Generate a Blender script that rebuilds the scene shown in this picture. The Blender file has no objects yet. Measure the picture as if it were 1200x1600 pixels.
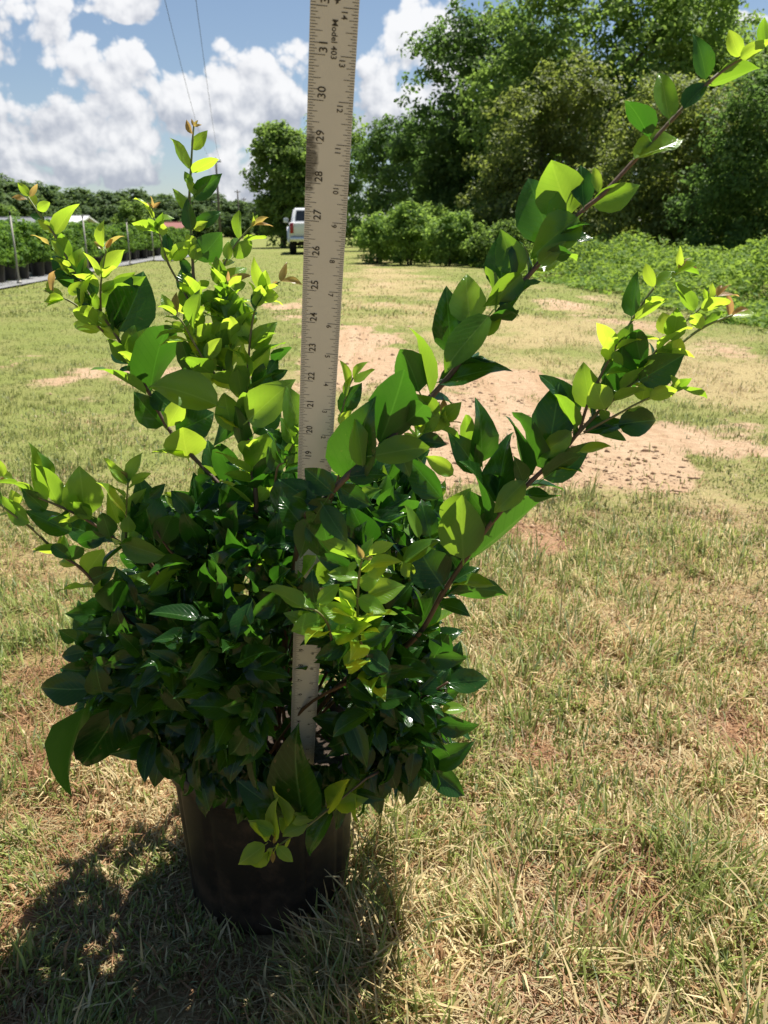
import bpy, bmesh, math, random
import numpy as np
from mathutils import Vector, Matrix
R = math.radians
S = bpy.context.scene
COL = S.collection

# ------------------------------------------------------------------ camera
FPX, TH, H = 1260.0, R(19.1), 0.88
CT, ST = math.cos(TH), math.sin(TH)
cam = bpy.data.cameras.new('camera'); camo = bpy.data.objects.new('camera', cam); COL.objects.link(camo)
camo.location = (0, 0, H); camo.rotation_euler = (R(90) - TH, 0, 0)
cam.sensor_fit = 'VERTICAL'; cam.sensor_height = 36.0; cam.lens = 36.0 * FPX / 1600.0
cam.clip_start = 0.02; cam.clip_end = 5000
cam.dof.use_dof = True; cam.dof.focus_distance = 0.85; cam.dof.aperture_fstop = 15
S.camera = camo
S.render.resolution_x, S.render.resolution_y = 768, 1024

# ------------------------------------------------------------------ light
SUN_EL, SUN_AZ = R(66), R(40)            # azimuth clockwise from the viewing direction
SKY = 0.05
w = bpy.data.worlds.new('World'); S.world = w; w.use_nodes = True
sun = bpy.data.lights.new('sun', 'SUN'); sun.energy = 5.0; sun.angle = R(0.53); sun.color = (1.0, 0.955, 0.87)
suno = bpy.data.objects.new('sun', sun); COL.objects.link(suno)
sd = Vector((math.sin(SUN_AZ) * math.cos(SUN_EL), math.cos(SUN_AZ) * math.cos(SUN_EL), math.sin(SUN_EL)))
suno.rotation_euler = sd.to_track_quat('Z', 'Y').to_euler(); suno.location = (6, 10, 30)
S.view_settings.view_transform = 'Standard'; S.view_settings.look = 'None'
S.view_settings.gamma = 1.0; S.view_settings.exposure = 1.0
S.cycles.max_bounces = 6; S.cycles.diffuse_bounces = 3; S.cycles.glossy_bounces = 2; S.cycles.transmission_bounces = 4; S.cycles.transparent_max_bounces = 4
S.cycles.caustics_reflective = False; S.cycles.caustics_refractive = False


def ray(px, py):
    a, b = (px - 600) / FPX, (800 - py) / FPX
    return Vector((a, CT + b * ST, -ST + b * CT))


def at(px, py, Y):
    d = ray(px, py); t = Y / d.y
    return Vector((d.x * t, Y, H + d.z * t))


def ground(px, py):
    d = ray(px, py); t = -H / d.z
    return Vector((d.x * t, d.y * t, 0))


def side(px, D):                         # ground position at forward distance D seen in image column px
    return Vector(((px - 600) / FPX * (D * CT + H * ST), D, 0))


def build_world():
    nt = w.node_tree; nt.nodes.clear(); N, L = nt.nodes, nt.links
    g = bpy.data.node_groups.new('cloud_density', 'ShaderNodeTree')
    g.interface.new_socket('uv', in_out='INPUT', socket_type='NodeSocketVector')
    g.interface.new_socket('density', in_out='OUTPUT', socket_type='NodeSocketFloat')
    g.interface.new_socket('light', in_out='OUTPUT', socket_type='NodeSocketFloat')
    gn, gl = g.nodes, g.links
    gi = gn.new('NodeGroupInput'); go = gn.new('NodeGroupOutput')

    def m(op, a, b=None, c=None, clamp=False):
        n = gn.new('ShaderNodeMath'); n.operation = op; n.use_clamp = clamp
        for i, v in enumerate((a, b, c)):
            if v is None: continue
            if isinstance(v, (int, float)): n.inputs[i].default_value = v
            else: gl.new(v, n.inputs[i])
        return n.outputs[0]

    def noise(vec, scale, detail, rough, dist=0.0):
        n = gn.new('ShaderNodeTexNoise'); n.noise_dimensions = '3D'
        gl.new(vec, n.inputs['Vector']); n.inputs['Scale'].default_value = scale
        n.inputs['Detail'].default_value = detail; n.inputs['Roughness'].default_value = rough
        n.inputs['Distortion'].default_value = dist
        return n
    # billows push the coordinates about before the cloud bodies are drawn
    wn = noise(gi.outputs[0], 9.0, 2.5, 0.55)
    sub = gn.new('ShaderNodeVectorMath'); sub.operation = 'SUBTRACT'; gl.new(wn.outputs['Color'], sub.inputs[0]); sub.inputs[1].default_value = (.5, .5, .5)
    mul = gn.new('ShaderNodeVectorMath'); mul.operation = 'MULTIPLY_ADD'; gl.new(sub.outputs[0], mul.inputs[0])
    mul.inputs[1].default_value = (.030, .026, 0); gl.new(gi.outputs[0], mul.inputs[2])
    sep = gn.new('ShaderNodeSeparateXYZ'); gl.new(mul.outputs[0], sep.inputs[0])
    u, v = sep.outputs[0], sep.outputs[1]
    # cumulus bodies: azimuth, elevation of the base, half width, height (radians)
    blobs = []
    for px, py, rx, ry in [(405, 190, 105, 150), (310, 200, 105, 85), (190, 205, 120, 150), (40, 245, 185, 165), (20, 75, 175, 130),
                           (225, 15, 130, 75), (120, 275, 150, 62), (380, 312, 110, 80), (640, 205, 150, 195), (700, 80, 85, 80), (1125, 40, 60, 20)]:
        d = ray(px, py); blobs.append((math.atan2(d.x, d.y), math.atan2(d.z, math.hypot(d.x, d.y)), rx / FPX, ry / FPX))
    acc = None; hs = None; ws = None
    for (a0, e0, rx, ry) in blobs:
        du = m('MULTIPLY', m('SUBTRACT', u, a0), 1 / rx)
        dv = m('SUBTRACT', v, e0)
        up = m('MULTIPLY', m('MAXIMUM', dv, 0.0), 1 / ry)
        dn = m('MULTIPLY', m('MINIMUM', dv, 0.0), 1 / (ry * .28))
        r2 = m('ADD', m('MULTIPLY', du, du), m('ADD', m('MULTIPLY', up, up), m('MULTIPLY', dn, dn)))
        b = m('SUBTRACT', 1.0, r2)
        acc = b if acc is None else m('MAXIMUM', acc, b)
        wt = m('MAXIMUM', b, 0.02); hh = m('MULTIPLY', wt, m('MULTIPLY', dv, 1 / ry))
        ws = wt if ws is None else m('ADD', ws, wt); hs = hh if hs is None else m('ADD', hs, hh)
    acc = m('MAXIMUM', acc, -0.42)
    def puff(vec, scale):
        n = gn.new('ShaderNodeTexVoronoi'); n.voronoi_dimensions = '2D'; n.feature = 'SMOOTH_F1' if False else 'F1'
        gl.new(vec, n.inputs['Vector']); n.inputs['Scale'].default_value = scale; n.inputs['Detail'].default_value = 2.8; n.inputs['Roughness'].default_value = .47; n.inputs['Lacunarity'].default_value = 2.3
        return n.outputs['Distance']
    n1 = puff(mul.outputs[0], 19); n2 = noise(gi.outputs[0], 6.0, 4, 0.55)
    of = gn.new('ShaderNodeVectorMath'); of.operation = 'ADD'; gl.new(mul.outputs[0], of.inputs[0]); of.inputs[1].default_value = (.005, .011, 0)
    n3 = puff(of.outputs[0], 19)
    # sun side of each billow bright, undersides grey
    gl.new(m('ADD', m('MULTIPLY', m('SUBTRACT', n3, n1), .62), m('ADD', m('MULTIPLY_ADD', n2.outputs[0], 1.1, -.55), m('MULTIPLY', m('DIVIDE', hs, ws), .62))), go.inputs[1])
    f = m('ADD', m('MULTIPLY', acc, 0.55), m('MULTIPLY_ADD', n1, -.62, .24))
    f = m('ADD', f, m('MULTIPLY_ADD', n2.outputs[0], 1.5, -0.80))
    gl.new(f, go.inputs[0])

    def M(op, a, b=None, clamp=False):
        n = N.new('ShaderNodeMath'); n.operation = op; n.use_clamp = clamp
        for i, x in enumerate((a, b)):
            if x is None: continue
            if isinstance(x, (int, float)): n.inputs[i].default_value = x
            else: L.new(x, n.inputs[i])
        return n.outputs[0]
    tc = N.new('ShaderNodeTexCoord'); sp = N.new('ShaderNodeSeparateXYZ'); L.new(tc.outputs['Generated'], sp.inputs[0])
    az = M('ARCTAN2', sp.outputs[0], sp.outputs[1]); el = M('ARCSINE', sp.outputs[2])
    cb = N.new('ShaderNodeCombineXYZ'); L.new(az, cb.inputs[0]); L.new(el, cb.inputs[1])
    g1 = N.new('ShaderNodeGroup'); g1.node_tree = g; L.new(cb.outputs[0], g1.inputs[0])
    ramp = N.new('ShaderNodeMapRange'); ramp.interpolation_type = 'SMOOTHSTEP'; L.new(g1.outputs[0], ramp.inputs[0])
    ramp.inputs[1].default_value = -0.03; ramp.inputs[2].default_value = 0.16
    lit = N.new('ShaderNodeMapRange'); lit.interpolation_type = 'SMOOTHSTEP'; L.new(g1.outputs[1], lit.inputs[0])
    lit.inputs[1].default_value = -0.30; lit.inputs[2].default_value = 0.42
    ccol = N.new('ShaderNodeMix'); ccol.data_type = 'RGBA'; L.new(lit.outputs[0], ccol.inputs[0])
    ccol.inputs[6].default_value = (4.5, 4.85, 5.7, 1); ccol.inputs[7].default_value = (9.9, 9.9, 10.0, 1)
    sky = N.new('ShaderNodeTexSky'); sky.sky_type = 'NISHITA'; sky.sun_disc = False; sky.sun_elevation = SUN_EL; sky.sun_rotation = SUN_AZ
    sky.air_density = 1.0; sky.dust_density = 0.3; sky.ozone_density = 2.5
    # thin bright haze low down
    hz = N.new('ShaderNodeMapRange'); L.new(el, hz.inputs[0]); hz.inputs[1].default_value = 0.0; hz.inputs[2].default_value = 0.42
    hz.inputs[3].default_value = 0.24; hz.inputs[4].default_value = 0.0
    hm = N.new('ShaderNodeMix'); hm.data_type = 'RGBA'; L.new(hz.outputs[0], hm.inputs[0]); L.new(sky.outputs[0], hm.inputs[6]); hm.inputs[7].default_value = (5.2, 6.0, 7.4, 1)
    mix = N.new('ShaderNodeMix'); mix.data_type = 'RGBA'; L.new(M('MULTIPLY', ramp.outputs[0], .94), mix.inputs[0]); L.new(hm.outputs[2], mix.inputs[6]); L.new(ccol.outputs[2], mix.inputs[7])
    bg = N.new('ShaderNodeBackground'); bg.inputs[1].default_value = SKY; L.new(mix.outputs[2], bg.inputs[0])
    out = N.new('ShaderNodeOutputWorld'); L.new(bg.outputs[0], out.inputs[0])
    w.cycles.sampling_method = 'MANUAL'; w.cycles.sample_map_resolution = 512


build_world()

# ------------------------------------------------------------------ helpers
RNG = np.random.default_rng(11)


def tag(o, label=None, cat=None, group=None, kind=None):
    if label: o['label'] = label
    if cat: o['category'] = cat
    if group: o['group'] = group
    if kind: o['kind'] = kind
    return o


def empty(name, loc=(0, 0, 0), rz=0):
    o = bpy.data.objects.new(name, None); COL.objects.link(o); o.location = loc; o.rotation_euler = (0, 0, rz)
    o.empty_display_size = .1
    return o


def link(name, me, mat=None, parent=None):
    o = bpy.data.objects.new(name, me); COL.objects.link(o)
    if mat is not None and not me.materials: me.materials.append(mat)
    if parent is not None: o.parent = parent
    return o


def np_mesh(name, verts, tris=None, quads=None, smooth=False):
    me = bpy.data.meshes.new(name)
    V = np.asarray(verts, dtype=np.float32).reshape(-1, 3)
    nt_ = 0 if tris is None else len(tris); nq = 0 if quads is None else len(quads)
    loops = np.concatenate([np.asarray(a, dtype=np.int32).ravel() for a in (tris, quads) if a is not None and len(a)])
    starts = np.concatenate([np.arange(nt_) * 3, nt_ * 3 + np.arange(nq) * 4]).astype(np.int32)
    me.vertices.add(len(V)); me.vertices.foreach_set('co', V.ravel())
    me.loops.add(len(loops)); me.loops.foreach_set('vertex_index', loops)
    me.polygons.add(nt_ + nq); me.polygons.foreach_set('loop_start', starts)
    me.polygons.foreach_set('use_smooth', np.full(nt_ + nq, smooth))
    me.update(calc_edges=True); me.validate()
    return me


def point_color(me, cols, name='tint'):
    a = me.attributes.new(name, 'FLOAT_COLOR', 'POINT')
    c = np.ones((len(me.vertices), 4), dtype=np.float32); c[:, :3] = cols
    a.data.foreach_set('color', c.ravel())


def point_float(me, vals, name):
    a = me.attributes.new(name, 'FLOAT', 'POINT'); a.data.foreach_set('value', np.asarray(vals, dtype=np.float32))


class MB:
    def __init__(s): s.bm = bmesh.new()

    def box(s, c, d, rz=0, bevel=0, taper=None):
        M_ = Matrix.Translation(c) @ Matrix.Rotation(rz, 4, 'Z') @ Matrix.Diagonal((d[0], d[1], d[2], 1))
        r = bmesh.ops.create_cube(s.bm, size=1, matrix=M_)
        if bevel:
            es = list({e for v in r['verts'] for e in v.link_edges})
            bmesh.ops.bevel(s.bm, geom=es, offset=bevel, segments=2, affect='EDGES', profile=.6)
        return r

    def tube(s, pts, radii, n=8, cap=True):
        pts = [Vector(p) for p in pts]; rings = []
        for i, p in enumerate(pts):
            t = (pts[min(i + 1, len(pts) - 1)] - pts[max(i - 1, 0)])
            t = t.normalized() if t.length > 1e-9 else Vector((0, 0, 1))
            a = t.orthogonal().normalized() if i == 0 else (rings[-1][1] - t * rings[-1][1].dot(t)).normalized()
            b = t.cross(a); r = radii[i] if hasattr(radii, '__len__') else radii
            rings.append(([s.bm.verts.new(p + (a * math.cos(2 * math.pi * k / n) + b * math.sin(2 * math.pi * k / n)) * r) for k in range(n)], a))
        for i in range(len(rings) - 1):
            A, B = rings[i][0], rings[i + 1][0]
            for k in range(n): s.bm.faces.new((A[k], A[(k + 1) % n], B[(k + 1) % n], B[k]))
        if cap:
            s.bm.faces.new(rings[0][0][::-1]); s.bm.faces.new(rings[-1][0])

    def lathe(s, prof, n=48, c=(0, 0, 0), rfun=None, axis='Z', cap=False):
        rings = []
        for (r, z) in prof:
            ring = []
            for k in range(n):
                a = 2 * math.pi * k / n; rr = rfun(r, z, a) if rfun else r
                p = (rr * math.cos(a), rr * math.sin(a), z)
                if axis == 'X': p = (p[2], p[0], p[1])
                ring.append(s.bm.verts.new((p[0] + c[0], p[1] + c[1], p[2] + c[2])))
            rings.append(ring)
        for A, B in zip(rings, rings[1:]):
            for k in range(n): s.bm.faces.new((A[k], A[(k + 1) % n], B[(k + 1) % n], B[k]))
        if cap: s.bm.faces.new(rings[0][::-1]); s.bm.faces.new(rings[-1])

    def prism(s, prof, x0, x1, bevel=0):     # profile in (y, z), extruded along x
        a = [s.bm.verts.new((x0, y, z)) for y, z in prof]; b = [s.bm.verts.new((x1, y, z)) for y, z in prof]
        n = len(prof); s.bm.faces.new(a[::-1]); s.bm.faces.new(b)
        for k in range(n): s.bm.faces.new((a[k], a[(k + 1) % n], b[(k + 1) % n], b[k]))
        if bevel:
            vs = set(a + b); es = [e for e in s.bm.edges if e.verts[0] in vs and e.verts[1] in vs]
            bmesh.ops.bevel(s.bm, geom=es, offset=bevel, segments=2, affect='EDGES')

    def mesh(s, name, smooth=False, angle=None):
        bmesh.ops.recalc_face_normals(s.bm, faces=s.bm.faces[:])
        me = bpy.data.meshes.new(name); s.bm.to_mesh(me); s.bm.free()
        if smooth: me.polygons.foreach_set('use_smooth', np.ones(len(me.polygons), dtype=bool))
        if angle: me.set_sharp_from_angle(angle=angle)
        return me

    def build(s, name, mat=None, parent=None, smooth=False, angle=None):
        return link(name, s.mesh(name, smooth, angle), mat, parent)


def vnoise(x, y, seed, scale, octaves=4):
    x = np.asarray(x, float) / scale; y = np.asarray(y, float) / scale; tot = 0; amp = 1; nrm = 0
    for o in range(octaves):
        r = np.random.default_rng(seed * 31 + o); G = r.random((256, 256))
        xi = np.floor(x).astype(int); yi = np.floor(y).astype(int); fx = x - xi; fy = y - yi
        fx = fx * fx * (3 - 2 * fx); fy = fy * fy * (3 - 2 * fy)
        a = G[xi & 255, yi & 255]; b = G[(xi + 1) & 255, yi & 255]; c = G[xi & 255, (yi + 1) & 255]; d = G[(xi + 1) & 255, (yi + 1) & 255]
        tot = tot + amp * ((a * (1 - fx) + b * fx) * (1 - fy) + (c * (1 - fx) + d * fx) * fy); nrm += amp
        x = x * 2.03 + 7.1; y = y * 2.03 + 3.7; amp *= .55
    return tot / nrm


# ------------------------------------------------------------------ materials
def new_mat(name):
    m = bpy.data.materials.new(name); m.use_nodes = True; nt = m.node_tree; nt.nodes.clear()
    return m, nt.nodes, nt.links


def plain(name, col, rough=.5, metal=0.0, var=.12, scale=30, bump=0.0, spec=.5, coat=0):
    m, N, L = new_mat(name)
    p = N.new('ShaderNodeBsdfPrincipled'); o = N.new('ShaderNodeOutputMaterial'); L.new(p.outputs[0], o.inputs[0])
    tc = N.new('ShaderNodeTexCoord'); n = N.new('ShaderNodeTexNoise'); n.inputs['Scale'].default_value = scale; n.inputs['Detail'].default_value = 5
    L.new(tc.outputs['Object'], n.inputs['Vector'])
    mx = N.new('ShaderNodeMix'); mx.data_type = 'RGBA'; L.new(n.outputs[0], mx.inputs[0])
    mx.inputs[6].default_value = (*[c * (1 - var) for c in col], 1); mx.inputs[7].default_value = (*[min(1, c * (1 + var)) for c in col], 1)
    L.new(mx.outputs[2], p.inputs['Base Color']); p.inputs['Roughness'].default_value = rough; p.inputs['Metallic'].default_value = metal
    p.inputs['Specular IOR Level'].default_value = spec; p.inputs['Coat Weight'].default_value = coat
    if bump:
        b = N.new('ShaderNodeBump'); b.inputs['Strength'].default_value = bump; b.inputs['Distance'].default_value = .01
        L.new(n.outputs[0], b.inputs['Height']); L.new(b.outputs[0], p.inputs['Normal'])
    return m


def glossy_leaf(name, top_a, top_b, under, tr_a, tr_b, trans, rough, rib=(.30, .42, .12), spec=.5):
    """waxy leaf: glossy upper face, dull paler underside, light passing through the blade"""
    m, N, L = new_mat(name)
    geo = N.new('ShaderNodeNewGeometry'); oi = N.new('ShaderNodeObjectInfo')
    add = N.new('ShaderNodeMath'); add.operation = 'ADD'; L.new(geo.outputs['Random Per Island'], add.inputs[0]); L.new(oi.outputs['Random'], add.inputs[1])
    fr = N.new('ShaderNodeMath'); fr.operation = 'FRACT'; L.new(add.outputs[0], fr.inputs[0])
    uv = N.new('ShaderNodeUVMap'); sp = N.new('ShaderNodeSeparateXYZ'); L.new(uv.outputs[0], sp.inputs[0])

    def mth(op, a, b=None, clamp=False):
        n = N.new('ShaderNodeMath'); n.operation = op; n.use_clamp = clamp
        for i, x in enumerate((a, b)):
            if x is None: continue
            if isinstance(x, (int, float)): n.inputs[i].default_value = x
            else: L.new(x, n.inputs[i])
        return n.outputs[0]

    def mixc(f, a, b):
        n = N.new('ShaderNodeMix'); n.data_type = 'RGBA'
        if isinstance(f, float): n.inputs[0].default_value = f
        else: L.new(f, n.inputs[0])
        for i, x in ((6, a), (7, b)):
            if isinstance(x, tuple): n.inputs[i].default_value = (*x, 1)
            else: L.new(x, n.inputs[i])
        return n.outputs[2]
    dx = mth('ABSOLUTE', mth('SUBTRACT', sp.outputs[0], .5))
    ribm = mth('SUBTRACT', 1.0, mth('MULTIPLY', dx, 38.0), True)
    # side veins run forward from the midrib
    ph = mth('SUBTRACT', mth('MULTIPLY', sp.outputs[1], 9.0), mth('MULTIPLY', dx, 7.0))
    vein = mth('POWER', mth('ABSOLUTE', mth('SINE', mth('MULTIPLY', ph, 3.14159))), 14.0)
    vein = mth('SUBTRACT', 1.0, mth('MULTIPLY', mth('ABSOLUTE', mth('SUBTRACT', mth('FRACT', ph), .5)), 9.0), True)
    nz = N.new('ShaderNodeTexNoise'); nz.inputs['Scale'].default_value = 3.0; nz.inputs['Detail'].default_value = 4; L.new(uv.outputs[0], nz.inputs['Vector'])
    nadd = N.new('ShaderNodeVectorMath'); nadd.operation = 'ADD'; L.new(uv.outputs[0], nadd.inputs[0]); L.new(fr.outputs[0], nadd.inputs[1]); L.new(nadd.outputs[0], nz.inputs['Vector'])
    ff = mth('MULTIPLY_ADD', nz.outputs[0], .5); 
    f2 = mth('ADD', mth('MULTIPLY', nz.outputs[0], .45), mth('MULTIPLY', fr.outputs[0], .75), True)
    top = mixc(f2, top_a, top_b)
    top = mixc(mth('MULTIPLY', ribm, .55), top, rib); top = mixc(mth('MULTIPLY', vein, .16), top, rib)
    bl = N.new('ShaderNodeTexNoise'); bl.inputs['Scale'].default_value = 11; bl.inputs['Detail'].default_value = 2; L.new(nadd.outputs[0], bl.inputs['Vector'])
    top = mixc(mth('MULTIPLY', mth('MULTIPLY', mth('SUBTRACT', bl.outputs[0], .68, True), 14.0, True), .6), top, (.16, .11, .045))
    und = mixc(mth('MULTIPLY', ribm, .5), mixc(f2, tuple(c * .85 for c in under), under), rib)
    base = mixc(geo.outputs['Backfacing'], top, und)
    tr = mixc(f2, tr_a, tr_b); tr = mixc(mth('MULTIPLY', ribm, .35), tr, tuple(c * 1.15 for c in tr_b)); tr = mixc(mth('MULTIPLY', vein, .22), tr, tuple(c * .8 for c in tr_a))
    p = N.new('ShaderNodeBsdfPrincipled'); L.new(base, p.inputs['Base Color'])
    rr = mth('ADD', mth('MULTIPLY', geo.outputs['Backfacing'], .24), rough); L.new(rr, p.inputs['Roughness'])
    p.inputs['Specular IOR Level'].default_value = spec
    hgt = mth('SUBTRACT', mth('MULTIPLY', nz.outputs[0], .5), mth('ADD', mth('MULTIPLY', ribm, .5), mth('MULTIPLY', vein, .25)))
    bp = N.new('ShaderNodeBump'); bp.inputs['Strength'].default_value = .35; bp.inputs['Distance'].default_value = .0012; L.new(hgt, bp.inputs['Height']); L.new(bp.outputs[0], p.inputs['Normal'])
    t = N.new('ShaderNodeBsdfTranslucent'); L.new(tr, t.inputs[0])
    mx = N.new('ShaderNodeMixShader'); mx.inputs[0].default_value = trans; L.new(p.outputs[0], mx.inputs[1]); L.new(t.outputs[0], mx.inputs[2])
    o = N.new('ShaderNodeOutputMaterial'); L.new(mx.outputs[0], o.inputs[0])
    return m


def foliage(name, a, b, tr, trans=.35, rough=.6, spec=.10):
    m, N, L = new_mat(name)
    geo = N.new('ShaderNodeNewGeometry'); oi = N.new('ShaderNodeObjectInfo')
    mx = N.new('ShaderNodeMix'); mx.data_type = 'RGBA'; L.new(geo.outputs['Random Per Island'], mx.inputs[0]); mx.inputs[6].default_value = (*a, 1); mx.inputs[7].default_value = (*b, 1)
    hs = N.new('ShaderNodeHueSaturation'); mr = N.new('ShaderNodeMapRange'); L.new(oi.outputs['Random'], mr.inputs[0]); mr.inputs[3].default_value = .8; mr.inputs[4].default_value = 1.2
    tc = N.new('ShaderNodeTexCoord'); nz = N.new('ShaderNodeTexNoise'); nz.inputs['Scale'].default_value = .9; nz.inputs['Detail'].default_value = 3; L.new(tc.outputs['Object'], nz.inputs['Vector'])
    m2 = N.new('ShaderNodeMapRange'); L.new(nz.outputs[0], m2.inputs[0]); m2.inputs[1].default_value = .3; m2.inputs[2].default_value = .7; m2.inputs[3].default_value = .62; m2.inputs[4].default_value = 1.4
    m3 = N.new('ShaderNodeMath'); m3.operation = 'MULTIPLY'; L.new(mr.outputs[0], m3.inputs[0]); L.new(m2.outputs[0], m3.inputs[1])
    m4 = N.new('ShaderNodeMapRange'); L.new(nz.outputs[0], m4.inputs[0]); m4.inputs[1].default_value = .3; m4.inputs[2].default_value = .7; m4.inputs[3].default_value = .515; m4.inputs[4].default_value = .48; L.new(m4.outputs[0], hs.inputs['Hue'])
    L.new(m3.outputs[0], hs.inputs['Value']); L.new(mx.outputs[2], hs.inputs['Color'])
    p = N.new('ShaderNodeBsdfPrincipled'); L.new(hs.outputs[0], p.inputs['Base Color']); p.inputs['Roughness'].default_value = rough; p.inputs['Specular IOR Level'].default_value = spec
    t = N.new('ShaderNodeBsdfTranslucent'); t.inputs[0].default_value = (*tr, 1)
    ms = N.new('ShaderNodeMixShader'); ms.inputs[0].default_value = trans; L.new(p.outputs[0], ms.inputs[1]); L.new(t.outputs[0], ms.inputs[2])
    o = N.new('ShaderNodeOutputMaterial'); L.new(ms.outputs[0], o.inputs[0])
    return m


def blade_mat(name, trans=.3):
    m, N, L = new_mat(name)
    at_ = N.new('ShaderNodeAttribute'); at_.attribute_name = 'tint'
    p = N.new('ShaderNodeBsdfPrincipled'); L.new(at_.outputs['Color'], p.inputs['Base Color']); p.inputs['Roughness'].default_value = .5; p.inputs['Specular IOR Level'].default_value = .3
    t = N.new('ShaderNodeBsdfTranslucent'); L.new(at_.outputs['Color'], t.inputs[0])
    ms = N.new('ShaderNodeMixShader'); ms.inputs[0].default_value = trans; L.new(p.outputs[0], ms.inputs[1]); L.new(t.outputs[0], ms.inputs[2])
    o = N.new('ShaderNodeOutputMaterial'); L.new(ms.outputs[0], o.inputs[0])
    return m


MAT = {}
MAT['leaf_m'] = glossy_leaf('leaf_mature', (.005, .021, .005), (.013, .046, .008), (.030, .072, .018), (.05, .24, .010), (.15, .42, .025), .25, .19, rib=(.10, .22, .06), spec=.32)
MAT['leaf_y'] = glossy_leaf('leaf_young', (.07, .19, .018), (.13, .27, .03), (.12, .22, .05), (.42, .68, .03), (.68, .88, .06), .52, .28, rib=(.30, .42, .10), spec=.45)
MAT['leaf_i'] = glossy_leaf('leaf_half_grown', (.035, .105, .012), (.075, .17, .022), (.075, .15, .032), (.24, .50, .018), (.42, .66, .04), .44, .23, rib=(.20, .32, .08), spec=.42)
MAT['leaf_t'] = glossy_leaf('leaf_new_tip', (.17, .17, .05), (.24, .13, .06), (.20, .15, .07), (.62, .56, .10), (.66, .38, .13), .48, .35, rib=(.42, .25, .1), spec=.4)


def stem_mat():
    m, N, L = new_mat('stem_bark')
    a = N.new('ShaderNodeAttribute'); a.attribute_name = 'age'
    tc = N.new('ShaderNodeTexCoord'); n = N.new('ShaderNodeTexNoise'); n.inputs['Scale'].default_value = 180; n.inputs['Detail'].default_value = 4; L.new(tc.outputs['Object'], n.inputs['Vector'])
    r = N.new('ShaderNodeValToRGB'); r.color_ramp.elements[0].color = (.10, .062, .038, 1); r.color_ramp.elements[0].position = .0
    r.color_ramp.elements[1].color = (.20, .25, .06, 1); r.color_ramp.elements[1].position = .95
    e = r.color_ramp.elements.new(.55); e.color = (.13, .075, .042, 1); L.new(a.outputs['Fac'], r.inputs[0])
    mu = N.new('ShaderNodeMix'); mu.data_type = 'RGBA'; mu.blend_type = 'MULTIPLY'; mu.inputs[0].default_value = .5; L.new(r.outputs[0], mu.inputs[6]); L.new(n.outputs[0], mu.inputs[7])
    p = N.new('ShaderNodeBsdfPrincipled'); L.new(mu.outputs[2], p.inputs['Base Color']); p.inputs['Roughness'].default_value = .6
    b = N.new('ShaderNodeBump'); b.inputs['Strength'].default_value = .5; b.inputs['Distance'].default_value = .001; L.new(n.outputs[0], b.inputs['Height']); L.new(b.outputs[0], p.inputs['Normal'])
    o = N.new('ShaderNodeOutputMaterial'); L.new(p.outputs[0], o.inputs[0])
    return m


MAT['stem'] = stem_mat()
MAT['bark'] = plain('tree_bark', (.10, .08, .06), .9, var=.4, scale=8, bump=.6)
MAT['pot'] = plain('black_plastic', (.009, .008, .007), .5, var=.25, scale=14, bump=.05, spec=.4)
def dusty(m, col, amt):
    N, L = m.node_tree.nodes, m.node_tree.links; p = next(n for n in N if n.type == 'BSDF_PRINCIPLED'); src = p.inputs['Base Color'].links[0].from_socket
    tc = N.new('ShaderNodeTexCoord'); sp = N.new('ShaderNodeSeparateXYZ'); L.new(tc.outputs['Object'], sp.inputs[0])
    nz = N.new('ShaderNodeTexNoise'); nz.inputs['Scale'].default_value = 26; nz.inputs['Detail'].default_value = 7; nz.inputs['Roughness'].default_value = .7; L.new(tc.outputs['Object'], nz.inputs['Vector'])
    a = N.new('ShaderNodeMapRange'); L.new(sp.outputs[2], a.inputs[0]); a.inputs[1].default_value = .0; a.inputs[2].default_value = .10; a.inputs[3].default_value = .22; a.inputs[4].default_value = 0
    b = N.new('ShaderNodeMath'); b.operation = 'ADD'; L.new(nz.outputs[0], b.inputs[0]); L.new(a.outputs[0], b.inputs[1])
    c = N.new('ShaderNodeMapRange'); L.new(b.outputs[0], c.inputs[0]); c.inputs[1].default_value = .5; c.inputs[2].default_value = .8; c.inputs[3].default_value = 0; c.inputs[4].default_value = amt
    mx = N.new('ShaderNodeMix'); mx.data_type = 'RGBA'; L.new(c.outputs[0], mx.inputs[0]); L.new(src, mx.inputs[6]); mx.inputs[7].default_value = (*col, 1); L.new(mx.outputs[2], p.inputs['Base Color'])


dusty(MAT['pot'], (.13, .085, .055), .45)
MAT['soil'] = plain('potting_bark', (.045, .03, .02), .95, var=.6, scale=90, bump=1)
MAT['wood_pole'] = plain('weathered_pole', (.10, .085, .07), .9, var=.3, scale=6)
MAT['wire'] = plain('wire_dark', (.03, .03, .035), .6)
MAT['post'] = plain('galvanised_post', (.33, .31, .28), .6, metal=.2, var=.25, scale=12)
MAT['white_paint'] = plain('truck_white', (.80, .80, .80), .25, var=.02, scale=2, coat=.4)
MAT['glass'] = plain('dark_glass', (.015, .018, .02), .08, var=.05, spec=.6)
MAT['tyre'] = plain('tyre_rubber', (.018, .018, .018), .85, var=.2)
MAT['rim'] = plain('wheel_rim', (.35, .35, .36), .35, metal=.8)
MAT['red_lens'] = plain('red_lens', (.35, .012, .015), .2, var=.1)
MAT['chrome'] = plain('bumper_metal', (.55, .55, .56), .25, metal=.9, var=.05)
MAT['under'] = plain('underbody_black', (.015, .015, .015), .8)
MAT['roof_grey'] = plain('roof_grey', (.15, .155, .165), .6, var=.1, scale=1)
MAT['roof_white'] = plain('roof_white', (.58, .58, .57), .5, var=.04, scale=1)
MAT['roof_red'] = plain('roof_red', (.22, .075, .06), .6, var=.12, scale=1)
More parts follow.
